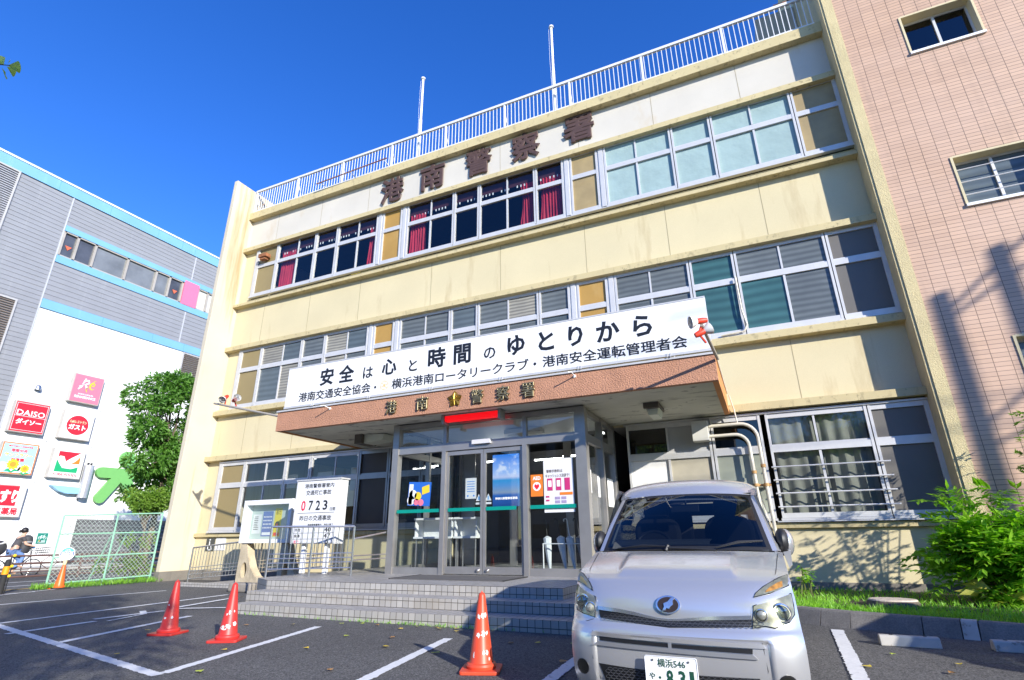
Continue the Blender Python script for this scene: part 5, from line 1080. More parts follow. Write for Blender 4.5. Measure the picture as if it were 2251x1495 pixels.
# ------------------------------------------------------------------ stainless railings
def railing(label, a, b, za, zb, n, h=.95, loc=None, lowbars=3, name='stainless_railing'):
    t = thing(name, label, 'railing', a+(za,), 'stainless railings beside the ramp'); a = Vector(a); b = Vector(b)
    def p(q, v): return Vector((*(a.lerp(b, q)), za+(zb-za)*q+v))
    MB().tube([p(0, h), p(1, h)], .021, 8).tube([p(0, .15), p(1, .15)], .014, 6).build('rail', STEEL, t, True)
    lw_ = MB()
    for k in range(lowbars): lw_.tube([p(0, .26+.085*k), p(1, .26+.085*k)], .011, 6)
    lw_.build('lower_rails', STEEL, t, True)
    for q in (0, .5, 1): MB().tube([p(q, 0), p(q, h)], .022, 8).build('post', STEEL, t, True)
    br = MB()
    for k in range(1, n): br.tube([p(k/n, .15), p(k/n, h)], .009, 5)
    br.build('balusters', STEEL, t); return t
railing('stainless steel railing standing on the platform in front of the accident count board', (-9.22, -3.93), (-7.92, -2.95), .45, .45, 16)
rp = railing('stainless steel ramp railing running up behind the notice case', (-14.75, -1.5), (-9.5, -1.5), .02, .42, 44)
hd = thing('handrail', 'short twin handrail joining the platform railing to the entrance porch', 'railing', (-7.8, -2.9, .9), 'stainless railings beside the ramp')
MB().tube([(-7.92, -2.95, 1.15), (-7.6, -2.3, 1.28)], .02, 7).tube([(-7.92, -2.95, .82), (-7.56, -2.3, .84)], .014, 6).tube([(-7.92, -2.95, .74), (-7.56, -2.3, .76)], .014, 6).build('rail', STEEL, hd, True)
wc = thing('wheelchair_sign', 'dark wheelchair access sign on the wall under the first window at the ramp', 'sign', (-16.25, .2, .9))
MB().box(-16.48, -16.10, .19, .209, .84, 1.22).build('plate', flat('sign_dark', (.06, .065, .06)), wc); B = at(-16.29, .19, 1.02) @ Matrix.Scale(.85, 4); mb = MB()
mb.tube([B @ Vector((.10*math.cos(q), -.08+.10*math.sin(q), .004)) for q in [R_(150+24*k) for k in range(11)]], .014, 5).tube([B @ Vector(q) for q in ((-.03, .12, .004), (-.02, -.02, .004), (.07, -.03, .004), (.12, -.16, .004))], .018, 5).prism(circle(.032, 12, -.03, .18), .001, .006, B); mb.build('pictogram', cW, wc)
nsh = MB().box(-16.05, -15.62, .195, .209, .86, 1.23).build('notice_sheet', PAPERW); tag(nsh, 'white printed notice on the wall beside the wheelchair sign', 'notice')
# ------------------------------------------------------------------ posters on the entrance glass
E0 = at(0, -2.255, 0)
def pq(label, x, z, wd, ht, mat, deco=None, rot=0, y=-2.222):
    B_ = at(x, y, z) @ Matrix.Rotation(R_(rot), 4, 'Z')
    o = MB().prism([(-wd/2, -ht/2), (wd/2, -ht/2), (wd/2, ht/2), (-wd/2, ht/2)], .0, .002, B_).build('poster', mat); tag(o, label, 'poster', 'posters on the entrance glass')
    return o, B_ @ Matrix.Translation((0, 0, .002))
PB = flat('poster_blue', (.02, .13, .52)); 
o, B = pq('blue poster with a yellow flag taped on the left entrance glass', -6.83, 2.06, .58, .50, PB, rot=-3)
P(o, cY, B, [[(.08, -.02), (.26, .04), (.24, .2), (.06, .14)], circle(.09, 14, -.03, -.05)], 'print'); P(o, cW, B, [circle(.10, 14, -.16, -.02), circle(.10, 14, -.2, -.14), [(-.27, -.23), (-.17, -.23), (-.17, .2), (-.27, .2)]], 'print'); P(o, cP, B, [circle(.07, 12, -.06, -.17), circle(.07, 12, .06, -.18)], 'print'); mb = MB(); put_text(mb, '作動中', B, .15, .09, .15, .07, bold=.02, depth=.002); mb.build('print', INK, o)
o, B = pq('narrow white notice on the left sliding door glass', -5.55, 2.12, .26, .42, PAPERW); mb = MB()
for k in range(5): mb.prism([(-.09, .13-.05*k), (.09, .13-.05*k), (.09, .145-.05*k), (-.09, .145-.05*k)], .001, .002, B)
mb.prism(circle(.02, 8, -.07, -.15), .001, .002, B).prism(circle(.02, 8, .07, -.15), .001, .002, B); mb.build('print', flat('print_blue', (.05, .2, .5)), o)
def skyposter():
    m, nt, b = newmat('sea_sky_print'); tc = N(nt, 'ShaderNodeTexCoord'); v = tc.outputs['Object']; sx = N(nt, 'ShaderNodeSeparateXYZ'); nt.links.new(v, sx.inputs[0])
    mr = N(nt, 'ShaderNodeMapRange'); mr.inputs[1].default_value = 1.72; mr.inputs[2].default_value = 2.78; nt.links.new(sx.outputs['Z'], mr.inputs[0])
    c = ramp(nt, mr.outputs[0], [(0, (.01, .06, .25)), (.22, (.02, .12, .42)), (.27, (.25, .33, .45)), (.40, (.10, .30, .62)), (.50, (.03, .30, .62)), (.56, (.55, .60, .80)), (.64, (.35, .52, .85)), (1, (.01, .20, .75))])
    f = ramp(nt, noise(nt, v, 5, 6, .6), [(.5, 0.), (.62, .9)]); g = ramp(nt, mr.outputs[0], [(.55, 0.), (.62, 1.)]); k = N(nt, 'ShaderNodeMath', operation='MULTIPLY'); nt.links.new(f, k.inputs[0]); nt.links.new(g, k.inputs[1])
    nt.links.new(mixc(nt, k.outputs[0], c, (.75, .80, .88)), b.inputs['Base Color']); return m
o, B = pq('tall bright poster of blue sea and clouds on the right sliding door', -4.73, 2.25, .62, 1.04, skyposter()); mb = MB(); put_text(mb, '神奈川県警察官募集', B, 0, -.36, .5, .05, bold=.03, depth=.002); mb.box(0, 0, 0, 0, 0, 0); mb.build('print', cW, o)
o, B = pq('orange AED sticker with a heart beside the right sliding door', -4.06, 2.11, .26, .42, cO); mb = MB(); put_text(mb, 'AED', B, 0, .14, .17, .07, bold=.03, depth=.002); mb.prism(circle(.085, 18, 0, -.02), .001, .002, B); mb.build('print', cW, o); P(o, cR, B, [[(0, -.085), (.055, -.02), (.045, .02), (.02, .025), (0, .005), (-.02, .025), (-.045, .02), (-.055, -.02)]], 'heart', .0025, .004)
o, B = pq('large white cashless payment poster with pink phones on the right entrance glass', -3.60, 2.10, .62, 1.02, flat('poster_white', (.72, .72, .72))); mb = MB(); put_text(mb, '警察手数料は', B, -.08, .27, .34, .06, bold=.02, depth=.002); put_text(mb, 'キャッシュレス決済で！', B, -.02, .18, .5, .07, bold=.02, depth=.002); mb.build('print', flat('print_grey', (.12, .10, .11)), o)
P(o, flat('print_magenta', (.52, .03, .16)), B, [[(x-.055, -.10), (x+.055, -.10), (x+.055, .13), (x-.055, .13)] for x in (-.18, 0, .18)]+[[(-.27, -.23), (-.2, -.23), (-.2, -.2), (-.27, -.2)], [(-.27, -.3), (-.2, -.3), (-.2, -.27), (-.27, -.27)]], 'print'); P(o, cW, B, [[(x-.035, -.03), (x+.035, -.03), (x+.035, .09), (x-.035, .09)] for x in (-.18, 0)], 'print', .007, .008); P(o, cO, B, [[(.02, -.19), (.28, -.19), (.28, -.14), (.02, -.14)]], 'print'); P(o, flat('print_violet', (.35, .28, .45)), B, [[(x, z), (x+.1, z), (x+.1, z+.05), (x, z+.05)] for x in (-.08, .05) for z in (-.27, -.34)]+[[(-.1, -.44), (.2, -.44), (.2, -.42), (-.1, -.42)]], 'print')
for x, z, lab in ((-5.36, 1.93, 'small triangular sticker on the left door leaf'), (-5.14, 1.93, 'small triangular sticker on the right door leaf')):
    B_ = at(x, -2.222, z); o = MB().prism([(-.07, -.07), (.07, -.07), (0, .07)], 0, .002, B_).prism([(-.07, -.14), (.07, -.14), (.07, -.10), (-.07, -.10)], 0, .002, B_).build('sticker', cW); tag(o, lab, 'sticker', 'posters on the entrance glass'); P(o, flat('sticker_blue', (.05, .25, .5)), B_, [[(-.012, -.05), (.012, -.05), (.012, .02), (-.012, .02)]], 'mark', .003, .004)
for i, (y, z, h, ww) in enumerate(((-1.95, 1.95, .45, .16), (-1.35, 1.9, .42, .18), (-.55, 1.75, .6, .5))):
    o = MB().box(-3.06, -3.057, y, y+ww, z, z+h).build('paper_notice', PAPERW); tag(o, ('white paper nearest the front corner on the porch side glass', 'white paper in the middle of the porch side glass', 'larger white paper at the back of the porch side glass')[i], 'notice', 'posters on the entrance glass')
# counters and umbrella stand inside the porch
for i, (x0, x1, lab) in enumerate(((-7.22, -6.25, 'white writing counter behind the left entrance glass'), (-6.2, -5.65, 'white writing counter behind the left sliding door'))):
    t_ = thing('writing_counter', lab, 'counter', (x0, -1.5, .45), 'counters inside the porch'); MB().box(x0, x1, -1.8, -1.35, 1.53, 1.57).build('top', WHITE, t_); MB().box(x0+.03, x1-.03, -1.45, -1.4, 1.18, 1.53).box(x0, x0+.03, -1.75, -1.4, 1.18, 1.53).box(x1-.03, x1, -1.75, -1.4, 1.18, 1.53).box(x0, x1, -1.8, -1.4, 1.14, 1.18).build('cabinet', WHITE, t_)
    for x in (x0+.04, x1-.04):
        for y in (-1.72, -1.42): MB().tube([(x, y, .45), (x, y, 1.14)], .018).build('leg', STEEL, t_)
us = thing('umbrella_stand', 'white framed umbrella stand behind the right entrance glass', 'umbrella stand', (-3.7, -1.7, .45)); MB().tube([(-4.05, -2.0, .48), (-4.05, -2.0, 1.02), (-3.2, -2.0, 1.02), (-3.2, -2.0, .48)], .014).tube([(-4.05, -1.6, .48), (-4.05, -1.6, 1.02), (-3.2, -1.6, 1.02), (-3.2, -1.6, .48)], .014).tube([(-4.05, -2.0, 1.02), (-4.05, -1.6, 1.02)], .014).tube([(-3.2, -2.0, 1.02), (-3.2, -1.6, 1.02)], .014).build('frame', WHITE, us); MB().box(-4.05, -3.2, -2.0, -1.6, .47, .49).build('drip_tray', STEEL, us)
CLR = flat('clear_vinyl', (.72, .75, .76), .3)
for i, (x, lean, mat, hm, lab) in enumerate(((-4.05, .06, CLR, BLACK, 'clear vinyl umbrella with black handle, leftmost in the stand'), (-3.80, .14, CLR, BLACK, 'clear vinyl umbrella with dark crook, second in the stand'), (-3.60, .12, CLR, cW, 'clear vinyl umbrella with white crook handle in the stand'), (-3.40, .12, flat('grey_umbrella', (.2, .2, .22)), BLACK, 'dark grey umbrella behind the clear ones in the stand'), (-3.27, .03, flat('black_umbrella', (.015, .015, .02)), M('wood_crook', (.4, .2, .05), .4), 'black umbrella with wooden crook, rightmost in the stand'))):
    t_ = thing('umbrella', lab, 'umbrella', (x+lean, -1.8, .5), 'umbrellas in the stand'); top = Vector((x, -1.82, 1.45)); bot = Vector((x+lean, -1.8, .5))
    MB().tube([bot, bot.lerp(top, .1), bot.lerp(top, .45), bot.lerp(top, .66), bot.lerp(top, .70)], [.008, .03, .07, .085, .02], 8).build('canopy', mat, t_, True); MB().tube([bot.lerp(top, .7), bot.lerp(top, .95)]+[top+Vector((-.035+.035*math.cos(q), 0, .035*math.sin(q))) for q in [math.pi*k/6 for k in range(8)]], .010, 6).build('handle', hm, t_, True)
# ------------------------------------------------------------------ drain pipes, box and horn lamps
pi = thing('wall_pipes', 'pair of worn white bent pipes running down from a grey box beside the canopy', 'pipe', (-.3, 0, 1.4))
def bend(x0, x1, zt, zb, r, y): return [(x0, y, zt), (x1-r, y, zt)]+[(x1-r+r*math.sin(q), y, zt-r+r*math.cos(q)) for q in [math.pi/2*k/6 for k in range(1, 7)]]+[(x1+.03, y, zb)]
MB().tube(bend(-.85, .10, 3.38, 1.0, .32, -.03), .036, 10).build('pipe', WORN, pi, True); MB().tube(bend(-.85, -.09, 3.16, 1.0, .26, -.03), .036, 10).build('pipe', WORN, pi, True)
cl_ = MB()
for x, z in ((.11, 2.48), (-.08, 2.36), (.11, 2.1), (-.08, 2.1)): cl_.lathe([(.05, -.03), (.05, .03)], 12, Matrix.Translation((x, -.03, z)))
cl_.box(-.15, .2, 0, .1, 2.08, 2.12).build('pipe_collar', M('rusty_collar', (.45, .26, .10), .7, var=.4, vs=20), pi)
MB().box(-1.2, -.86, -.14, .14, 3.07, 3.5).build('junction_box', M('grey_box_paint', (.55, .54, .49), .6), pi, bevel=.01)
MB().tube([(-.33, -.15, 4.0), (-.28, -.06, 3.7), (-.25, -.03, 3.36)], .016, 6).build('drip_tube', WORN, pi)
cd = thing('cable_conduit', 'thin white conduit running down beside the second floor window to the banner sign', 'conduit', (.12, .08, 5.6)); MB().tube([(.20, .06, 6.85), (.22, .06, 6.0), (.28, .06, 5.62), (.20, .05, 5.48), (-.3, .05, 5.45)], .022, 7).build('tube', WORN, cd, True)
def horn(label, tip, lamps, base):
    t_ = thing('flood_lamp_bracket', label, 'lamp', base, 'red flood lamps on poles'); MB().tube([base, tip], .028, 8).build('pole', M('dull_pole', (.40, .36, .30), .6, .3), t_, True)
    for pos, aim in lamps:
        q = Vector(aim).normalized().to_track_quat('Z', 'Y').to_matrix().to_4x4(); Mq = Matrix.Translation(pos) @ q @ Matrix.Scale(.8, 4)
        lp = MB().lathe([(.05, -.20), (.062, -.12), (.062, -.05), (.055, 0)], 14, Mq).build('lamp_body', flat('signal_red_paint', (.68, .05, .02)), t_, True)
        MB().lathe([(.055, 0), (.09, .05), (.12, .12), (.125, .14)], 18, Mq, False).lathe([(.055, 0.005), (.085, .05), (.115, .12)], 18, Mq, False).build('reflector', flat('white_enamel', (.80, .80, .78), .3), lp, True); MB().sphere(Mq @ Vector((0, 0, .07)), .05, 8).build('bulb', glass('bulb_glass', (.9, .9, .9), .2), lp, True)
        g = MB()
        for k in range(6): a = math.pi*k/6; g.tube([Mq @ Vector((.125*math.cos(a)*s_, .125*math.sin(a)*s_, .14+.03*(1-abs(s_)))) for s_ in (-1, -.5, 0, .5, 1)], .004, 4)
        g.tube([Mq @ Vector((.07*math.cos(math.pi*k/6), .07*math.sin(math.pi*k/6), .16)) for k in range(12)], .004, 4, closed=True); g.build('guard', STEEL, lp)
        MB().tube([Mq @ Vector((0, 0, -.12)), Vector(pos)+Vector((0, .05, -.18))], .018, 6).build('arm', flat('signal_red_paint', (.68, .05, .02)), lp)
horn('pole with two red bodied flood lamps reaching left from the canopy corner', (-13.08, -2.9, 4.62), [((-12.72, -2.9, 4.72), (.3, -.75, -.6)), ((-12.25, -2.92, 4.64), (.9, -.3, .15))], (-10.6, -2.9, 4.02))
horn('pole with red bodied flood lamps over the right end of the banner sign', (-.46, -4.1, 4.24), [((-.52, -4.12, 4.30), (-.85, -.40, -.15)), ((-.44, -4.02, 4.16), (.6, .2, .3))], (-.34, -3.06, 3.97))
# ------------------------------------------------------------------ planting bed on the right
KS = M('kerb_stone', (.23, .215, .19), .9, var=.2, vs=3, fine=.25, bump=.5, streak=.35, scol=(.07, .065, .05)); KW = M('worn_white_kerb', (.46, .44, .39), .85, var=.12, vs=6, spots=((.25, .22, .18), 9, .58, .8))
kp = [(-1.0, -2.62), (.16, -3.22), (.45, -3.40), (.78, -3.58), (1.5, -3.86), (1.85, -3.98), (2.0, -4.03), (2.9, -4.38), (5.6, -5.4)]
Vk = [Vector((*p, 0)) for p in kp]
for i, (a, b) in enumerate(zip(Vk, Vk[1:])):
    d = (b-a).normalized(); nrm = Vector((-d.y, d.x, 0)); a2 = a+d*.006; b2 = b-d*.006
    prof_ = [(-.02, 0), (.07, .17), (.09, .19), (.21, .19), (.21, 0)]
    mb = MB(); mb.add([p+nrm*o_+Vector((0, 0, z)) for p in (a2, b2) for o_, z in prof_], [(0, 1, 2, 3, 4), (9, 8, 7, 6, 5)]+[(k, 5+k, 5+(k+1) % 5, (k+1) % 5) for k in range(5)])
    k_ = mb.build('kerb_stone', KW if i == 5 else KS); tag(k_, 'white painted short kerb stone at the edge of the planting bed' if i == 5 else ['kerb stone at the far left end behind the van', 'first short kerb stone right of the van', 'square yellowish kerb stone beside the first short one', 'long kerb stone below the tree stump', 'kerb stone left of the white painted one', '', 'kerb stone right of the white painted one', 'long kerb stone at the right edge of the bed'][i], 'kerb', 'kerb stones of the planting bed')
sm = MB().prism([(-1.0, .18), (-1.0, -2.45), (.2, -3.05), (.78, -3.40), (1.9, -3.80), (5.6, -5.22), (9, -5.2), (9, -.36), (3.26, -.36), (3.2, .18)], -.05, .15); structure(sm.build('planting_bed', M('garden_soil', (.07, .05, .03), .95, var=.3, vs=6, bump=.8, bs=25)))
def bedz(r):
    while True:
        x, y = r.uniform(-.9, 4.2), r.uniform(-4.6, .1)
        edge = np.interp(x, [-1, .2, .78, 1.9, 5.6], [-2.45, -3.05, -3.4, -3.80, -5.22])
        if y > edge+.02 and (r.random() < math.exp(-(y-edge)/.9)+.12) and not (.95 < x < 1.75 and -2.7 < y < -2.0): return (x, y, .14)
GR2 = leafmat('lawn_weed', (.10, .30, .02), (.26, .50, .05), .4)
grass('grass', 9000, bedz, .10, GR2, 31, .6)
stp = thing('tree_stump', 'pale cut tree stump lying low in the grass before the cream wall', 'stump', (1.5, -2.25, .13))
MB().lathe([(.36, 0), (.33, .08), (.31, .11)], 22, Matrix.Translation((1.5, -2.25, .12)) @ Matrix.Diagonal((1, .8, 1, 1))).build('bark_side', BARK, stp, True); MB().lathe([(.315, .0), (.30, .018), (.1, .028), (.002, .02)], 22, Matrix.Translation((1.5, -2.25, .225)) @ Matrix.Diagonal((1, .8, 1, 1))).build('cut_face', M('weathered_wood', (.55, .46, .36), .85, var=.2, vs=14, bump=.8, bs=30), stp, True)
for i, (x, y, w_, lab) in enumerate(((.93, -4.74, .55, 'worn white concrete wheel stop below the kerb, left of the pair'), (1.93, -4.72, .55, 'worn white concrete wheel stop at the right edge, mostly in shade'))):
    ws = thing('wheel_stop', lab, 'wheel stop', (x+w_/2, y+.06, 0), 'concrete wheel stops'); Mx = Matrix(((0, 0, 1, 0), (1, 0, 0, 0), (0, 1, 0, 0), (0, 0, 0, 1)))
    MB().prism([(y-.01, 0), (y+.015, .085), (y+.03, .10), (y+.11, .10), (y+.125, .085), (y+.15, 0)], x, x+w_, Mx).build('block', KW, ws, bevel=.008)
    for q in (.12, w_-.12): MB().lathe([(.018, .1), (.018, .103)], 10, Matrix.Translation((x+q, y+.07, 0))).build('anchor_bolt', RUBBER, ws)
def compound(name, twigs, mat, parent, seed, L=.34, leaf=.15, pairs=5, asp=.36):
    r = random.Random(seed); P_, D_ = [], []
    for base, d in twigs:
        base = Vector(base); d = Vector(d).normalized(); side = d.cross(Vector((r.gauss(0, .3), r.gauss(0, .3), 1))).normalized(); ll = L*r.uniform(.7, 1.2)
        for k in range(1, pairs+1):
            q = base+d*ll*k/pairs+Vector((0, 0, -.10*(k/pairs)**2))
            for sg in (-1, 1): P_.append(q); D_.append(d*.75+side*sg*.9+Vector((0, 0, -.25+r.gauss(0, .15))))
        P_.append(base+d*ll+Vector((0, 0, -.1))); D_.append(d+Vector((0, 0, -.3)))
    return leaves(name, [tuple(p) for p in P_], [tuple(d) for d in D_], leaf, mat, parent, asp, seed, .2, .75)
def bush(label, c, tips, ntw, mat, seed, name='green_bush', L=.34, leaf=.15, spread=.22, pairs=5):
    t = thing(name, label, 'bush', c); r = random.Random(seed); st_ = MB(); tw = []
    for q in tips:
        b0 = Vector(c)+Vector((r.uniform(-.12, .12), r.uniform(-.12, .12), 0)); e = Vector(q); pts = [b0.lerp(e, u)+Vector((0, 0, .15*math.sin(math.pi*u))) for u in (0, .3, .6, .85, 1)]; st_.tube(pts, [.016, .013, .010, .007, .003], 5)
        for k in range(ntw):
            u = r.random()**.6; i = min(3, int(u*4)); p = pts[i].lerp(pts[i+1], u*4-i); dd = Vector((r.gauss(0, 1), r.gauss(0, 1), r.gauss(.15, .45)))+(e-b0).normalized()*.6; tw.append((p+Vector((r.gauss(0, spread*.3), r.gauss(0, spread*.3), r.gauss(0, .04))), dd))
    st_.build('stems', M('green_stem', (.12, .14, .04), .7), t); compound('foliage', tw, mat, t, seed, L, leaf, pairs); return t
rb = random.Random(8); tips = []
for k in range(44): a = rb.uniform(0, 2*math.pi); q = rb.random()**.5; tips.append((3.12+.70*q*math.cos(a), -1.75+.56*q*math.sin(a), .42+1.12*(1-q*.55)*rb.uniform(.55, 1.0)))
tips += [(2.62, -1.55, 1.52), (2.8, -1.5, 1.68), (3.2, -1.6, 1.7), (2.3, -1.4, .85), (2.2, -1.35, .6), (3.7, -1.8, 1.5), (2.3, -1.9, .5)]
bush('large bright green bush of pointed leaves against the cream wall on the right', (2.95, -1.8, .14), tips, 15, LFB, 17, L=.36, leaf=.17)
bush('small leafy weed in the grass at the foot of the cream wall behind the van', (.42, -1.2, .14), [(.35, -1.25, .42), (.5, -1.15, .5), (.42, -1.3, .62), (.55, -1.35, .38)], 5, LFB, 23, 'weed', .14, .09, .05, 3)
rb = random.Random(12)
bl_ = thing('broad_leaf_plant', 'low plant with broad yellowing leaves at the foot of the large bush', 'plant', (2.75, -2.2, .14)); pts = []; dr = []
for k in range(16): a = rb.uniform(0, 6.28); pts.append((2.75+.35*math.cos(a)*rb.random(), -2.2+.2*math.sin(a), .2+.25*rb.random())); dr.append((math.cos(a), math.sin(a)-.3, rb.uniform(-.3, .5)))
leaves('foliage', pts, dr, .30, leafmat('yellowing_leaf', (.20, .32, .03), (.45, .42, .08), .3), bl_, .45, 5)
rb = random.Random(31); tips = [(3.95+rb.uniform(-.2, .8), -1.5+rb.uniform(-.5, .5), 1.9+.10*k) for k in range(14)]
bush('dark leafy shrub reaching in from the right edge in front of the salmon tiles', (4.1, -1.4, .14), tips, 12, LFM, 29, 'tall_shrub', .22, .10)
# small weeds along the lowest step
gw = np.random.default_rng(77)
def stepw(r): return (r.uniform(-8.2, -3.2) if r.random() < .35 else r.normal(-4.6, .7), -5.30-abs(r.normal(0, .03)), 0)
grass('step_weed', 260, stepw, .06, GR2, 78, .7)
# fallen leaves
FL = [leafmat('fallen_yellow', (.55, .36, .03), (.62, .48, .06), .1), leafmat('fallen_green', (.28, .36, .03), (.4, .45, .06), .1), leafmat('fallen_brown', (.30, .14, .04), (.4, .22, .08), .1)]
rl = random.Random(44); src = []
spots_ = [(-6.4, -5.9), (-5.8, -5.6), (-5.2, -5.55), (-4.7, -5.7), (-5.0, -6.4), (-4.2, -5.5), (-3.9, -5.6), (-3.4, -5.7), (-4.4, -6.3), (-4.1, -6.8), (-4.9, -7.2), (-3.9, -7.9), (-3.0, -8.2), (-3.4, -6.9), (-2.9, -6.1), (-2.6, -6.0), (-2.2, -5.9), (-2.0, -6.8), (-5.7, -7.6), (-5.0, -8.4), (-7.9, -7.0), (.62, -6.0), (.95, -5.3), (1.25, -6.0), (1.4, -5.6), (1.5, -6.4), (-10.5, -3.3), (-10.9, -3.2), (-9.9, -3.2), (-7.0, -6.2), (-6.6, -8.2), (-4.6, -5.45), (-4.3, -5.45), (-4.0, -5.42), (-5.5, -5.5)]
for i, (x, y) in enumerate(spots_):
    a = rl.uniform(0, 6.28); s_ = rl.uniform(.7, 1.15); n = 7; mb = MB(); vs = [Vector((0, 0, .012))]+[Vector((.045*s_*math.cos(-.9+1.8*k/n), .045*s_*math.sin(-.9+1.8*k/n)*1.1, .010+.012*rl.random())) for k in range(n+1)]+[Vector((-.04*s_, 0, .016))]
    Mz = Matrix.Translation((x, y, .004)) @ Matrix.Rotation(a, 4, 'Z'); mb.add([Mz @ v_ for v_ in vs], [(0, 1+k, 2+k) for k in range(n)]+[(0, n+2, 1), (0, n+1, n+2)]); o = mb.build('fallen_leaf', FL[i % 3 if i % 5 else 0]); tag(o, 'small yellowish fallen leaf lying on the asphalt', 'leaf', 'fallen leaves on the car park')
# ------------------------------------------------------------------ ginkgo beside the camera: one twig reaches into the frame, its shade falls on the car park
gk = thing('ginkgo_tree', 'ginkgo tree left of the view, one twig of fan leaves showing', 'tree', (-4.6, -14.6, 0))
rg = np.random.default_rng(2); GKL = leafmat('ginkgo_leaf', (.22, .36, .10), (.36, .48, .16), .35)
gb = Vector((-4.6, -14.6, 0)); MB().tube([gb, gb+Vector((.05, 0, 2)), gb+Vector((-.05, .1, 6.5))], [.2, .16, .06], 10).build('trunk', BARK, gk, True)
def in_view(p, mrg=1.06):
    d = Vector(p)-Vector((0, -12.4, 1.15)); z = d.dot(_f)
    if z < .05: return False
    return abs(d.dot(_r)/z)*1170 < 1126*mrg and abs(d.dot(_u)/z)*1170 < 748*mrg
P_, D_ = [], []; cl = []
for k in range(34):
    a = rg.uniform(0, 6.28); z = rg.uniform(2.6, 7.2); q = rg.uniform(.3, 2.6)*(1.15-.1*z); cl.append((gb.x+q*math.cos(a), gb.y+q*math.sin(a), z, rg.uniform(.4, .8)))
for x, y, z, rd in cl:
    for _ in range(150):
        p = np.array([x, y, z])+rg.normal(size=3)*rd*.5
        if not in_view(p): P_.append(p); D_.append(rg.normal(size=3))
fan = [(0, 0)]+[(1.0*math.cos(q), 1.0*math.sin(q)*.95) for q in [R_(-52+13*k) for k in range(9)]]
def fans(P_, D_, size, name, parent, seed):
    r = random.Random(seed); mb = MB()
    for p, d in zip(P_, D_):
        d = Vector(d).normalized(); s_ = d.cross(Vector((r.gauss(0, 1), r.gauss(0, 1), r.gauss(.6, .6)))).normalized(); n_ = d.cross(s_); k = size*r.uniform(.7, 1.15); mb.add([Vector(p)+(d*a+s_*b+n_*(.18*b*b+r.uniform(-.03, .03)))*k for a, b in fan], [(0, 1+i, 2+i) for i in range(8)])
    return mb.build(name, GKL, parent)
fans(P_, D_, .085, 'crown', gk, 5)
tw0 = Vector((-3.04, -11.61, 3.34)); rg_ = Vector((.91, .41, 0)); ug_ = Vector((.14, -.31, .94))
tm = MB().tube([tw0+rg_*.01, tw0-rg_*.35+ug_*.03, tw0-rg_*1.2+ug_*.35, gb+Vector((-.0, .1, 4.4))], [.002, .004, .012, .03], 5); tm.build('twig', BARK, gk)
tl = MB(); rq = random.Random(6)
for ox, oy, a, k_ in ((.0, 0, -8, .062), (-.005, -.005, -42, .055), (-.02, 0, 125, .055), (-.03, -.01, -70, .055), (-.05, 0, -110, .06), (-.07, .01, 80, .055), (-.09, 0, -60, .06), (.0, .01, 60, .02)):
    d_ = (rg_*math.cos(R_(a))+ug_*math.sin(R_(a))).normalized(); b_ = tw0+rg_*ox+ug_*oy; n0 = Vector((rq.gauss(0, .35), -1, rq.gauss(0, .35))); s_ = d_.cross(n0).normalized(); n_ = d_.cross(s_); tl.add([b_+(d_*(.25+x_*.8)+s_*y_*.62+n_*(.25*y_*y_))*k_ if x_ else b_ for x_, y_ in fan], [(0, 1+i, 2+i) for i in range(8)])
tl.build('twig_leaves', GKL, gk)
g2 = thing('ginkgo_tree', 'second ginkgo tree behind the camera, casting dappled shade on the car park', 'tree', (2.9, -15.9, 0)); g2b = Vector((2.9, -15.9, 0)); MB().tube([g2b, g2b+Vector((.05, 0, 3)), g2b+Vector((-.05, .1, 8))], [.2, .15, .05], 10).build('trunk', BARK, g2, True)
c2_ = []
for k in range(30): a = rg.uniform(0, 6.28); z = rg.uniform(4.6, 8.2); q = rg.uniform(.2, 2.5)*(1.2-.09*z); c2_.append((g2b.x+q*math.cos(a), g2b.y+q*math.sin(a), z, rg.uniform(.4, .75)))
P2_, D2_ = [], []
for x, y, z, rd in c2_:
    for _ in range(170): P2_.append(np.array([x, y, z])+rg.normal(size=3)*rd*.5); D2_.append(rg.normal(size=3))
fans(P2_, D2_, .085, 'crown', g2, 15); limbs('branches', g2b+Vector((0, 0, 3)), [c[:3] for c in c2_], .05, BARK, g2, 4)
lm = [c for c in cl if not in_view(c[:3], 1.25)]
limbs('branches', gb+Vector((0, 0, 2.4)), [c[:3] for c in lm if not in_view((gb+Vector((0, 0, 2.4))).lerp(Vector(c[:3]), .6), 1.2)], .06, BARK, gk, 3)
# ------------------------------------------------------------------ utility pole out of frame whose shadow lies on the tiles
up_ = thing('utility_pole', 'twin utility poles with diagonal arms standing far right outside the view', 'pole', (16.7, -8.45, 0))
PB_ = Vector((16.7, -8.45, 0)); CN = M('pole_concrete', (.35, .34, .32), .9, var=.1)
MB().tube([PB_, PB_+Vector((0, 0, 12.1))], [.17, .11], 12).build('pole', CN, up_, True)
MB().tube([PB_+Vector((-1.1, 0, 0)), PB_+Vector((-1.1, 0, 11.3))], [.15, .11], 12).build('pole', CN, up_, True)
ca = MB()
for z0_, z1_ in ((10.8, 12.1), (10.7, 11.65), (8.6, 9.75), (8.3, 8.95)): ca.tube([PB_+Vector((-1.2, 0, z0_)), PB_+Vector((1.6, 0, z1_+(z1_-z0_)*.8))], .04)
ca.build('crossarm', STEEL, up_); MB().lathe([(.3, 0), (.32, .1), (.32, .9), (.25, 1)], 14, Matrix.Translation(PB_+Vector((-.75, .1, 5.2)))).build('transformer', CN, up_, True)
wr = MB()
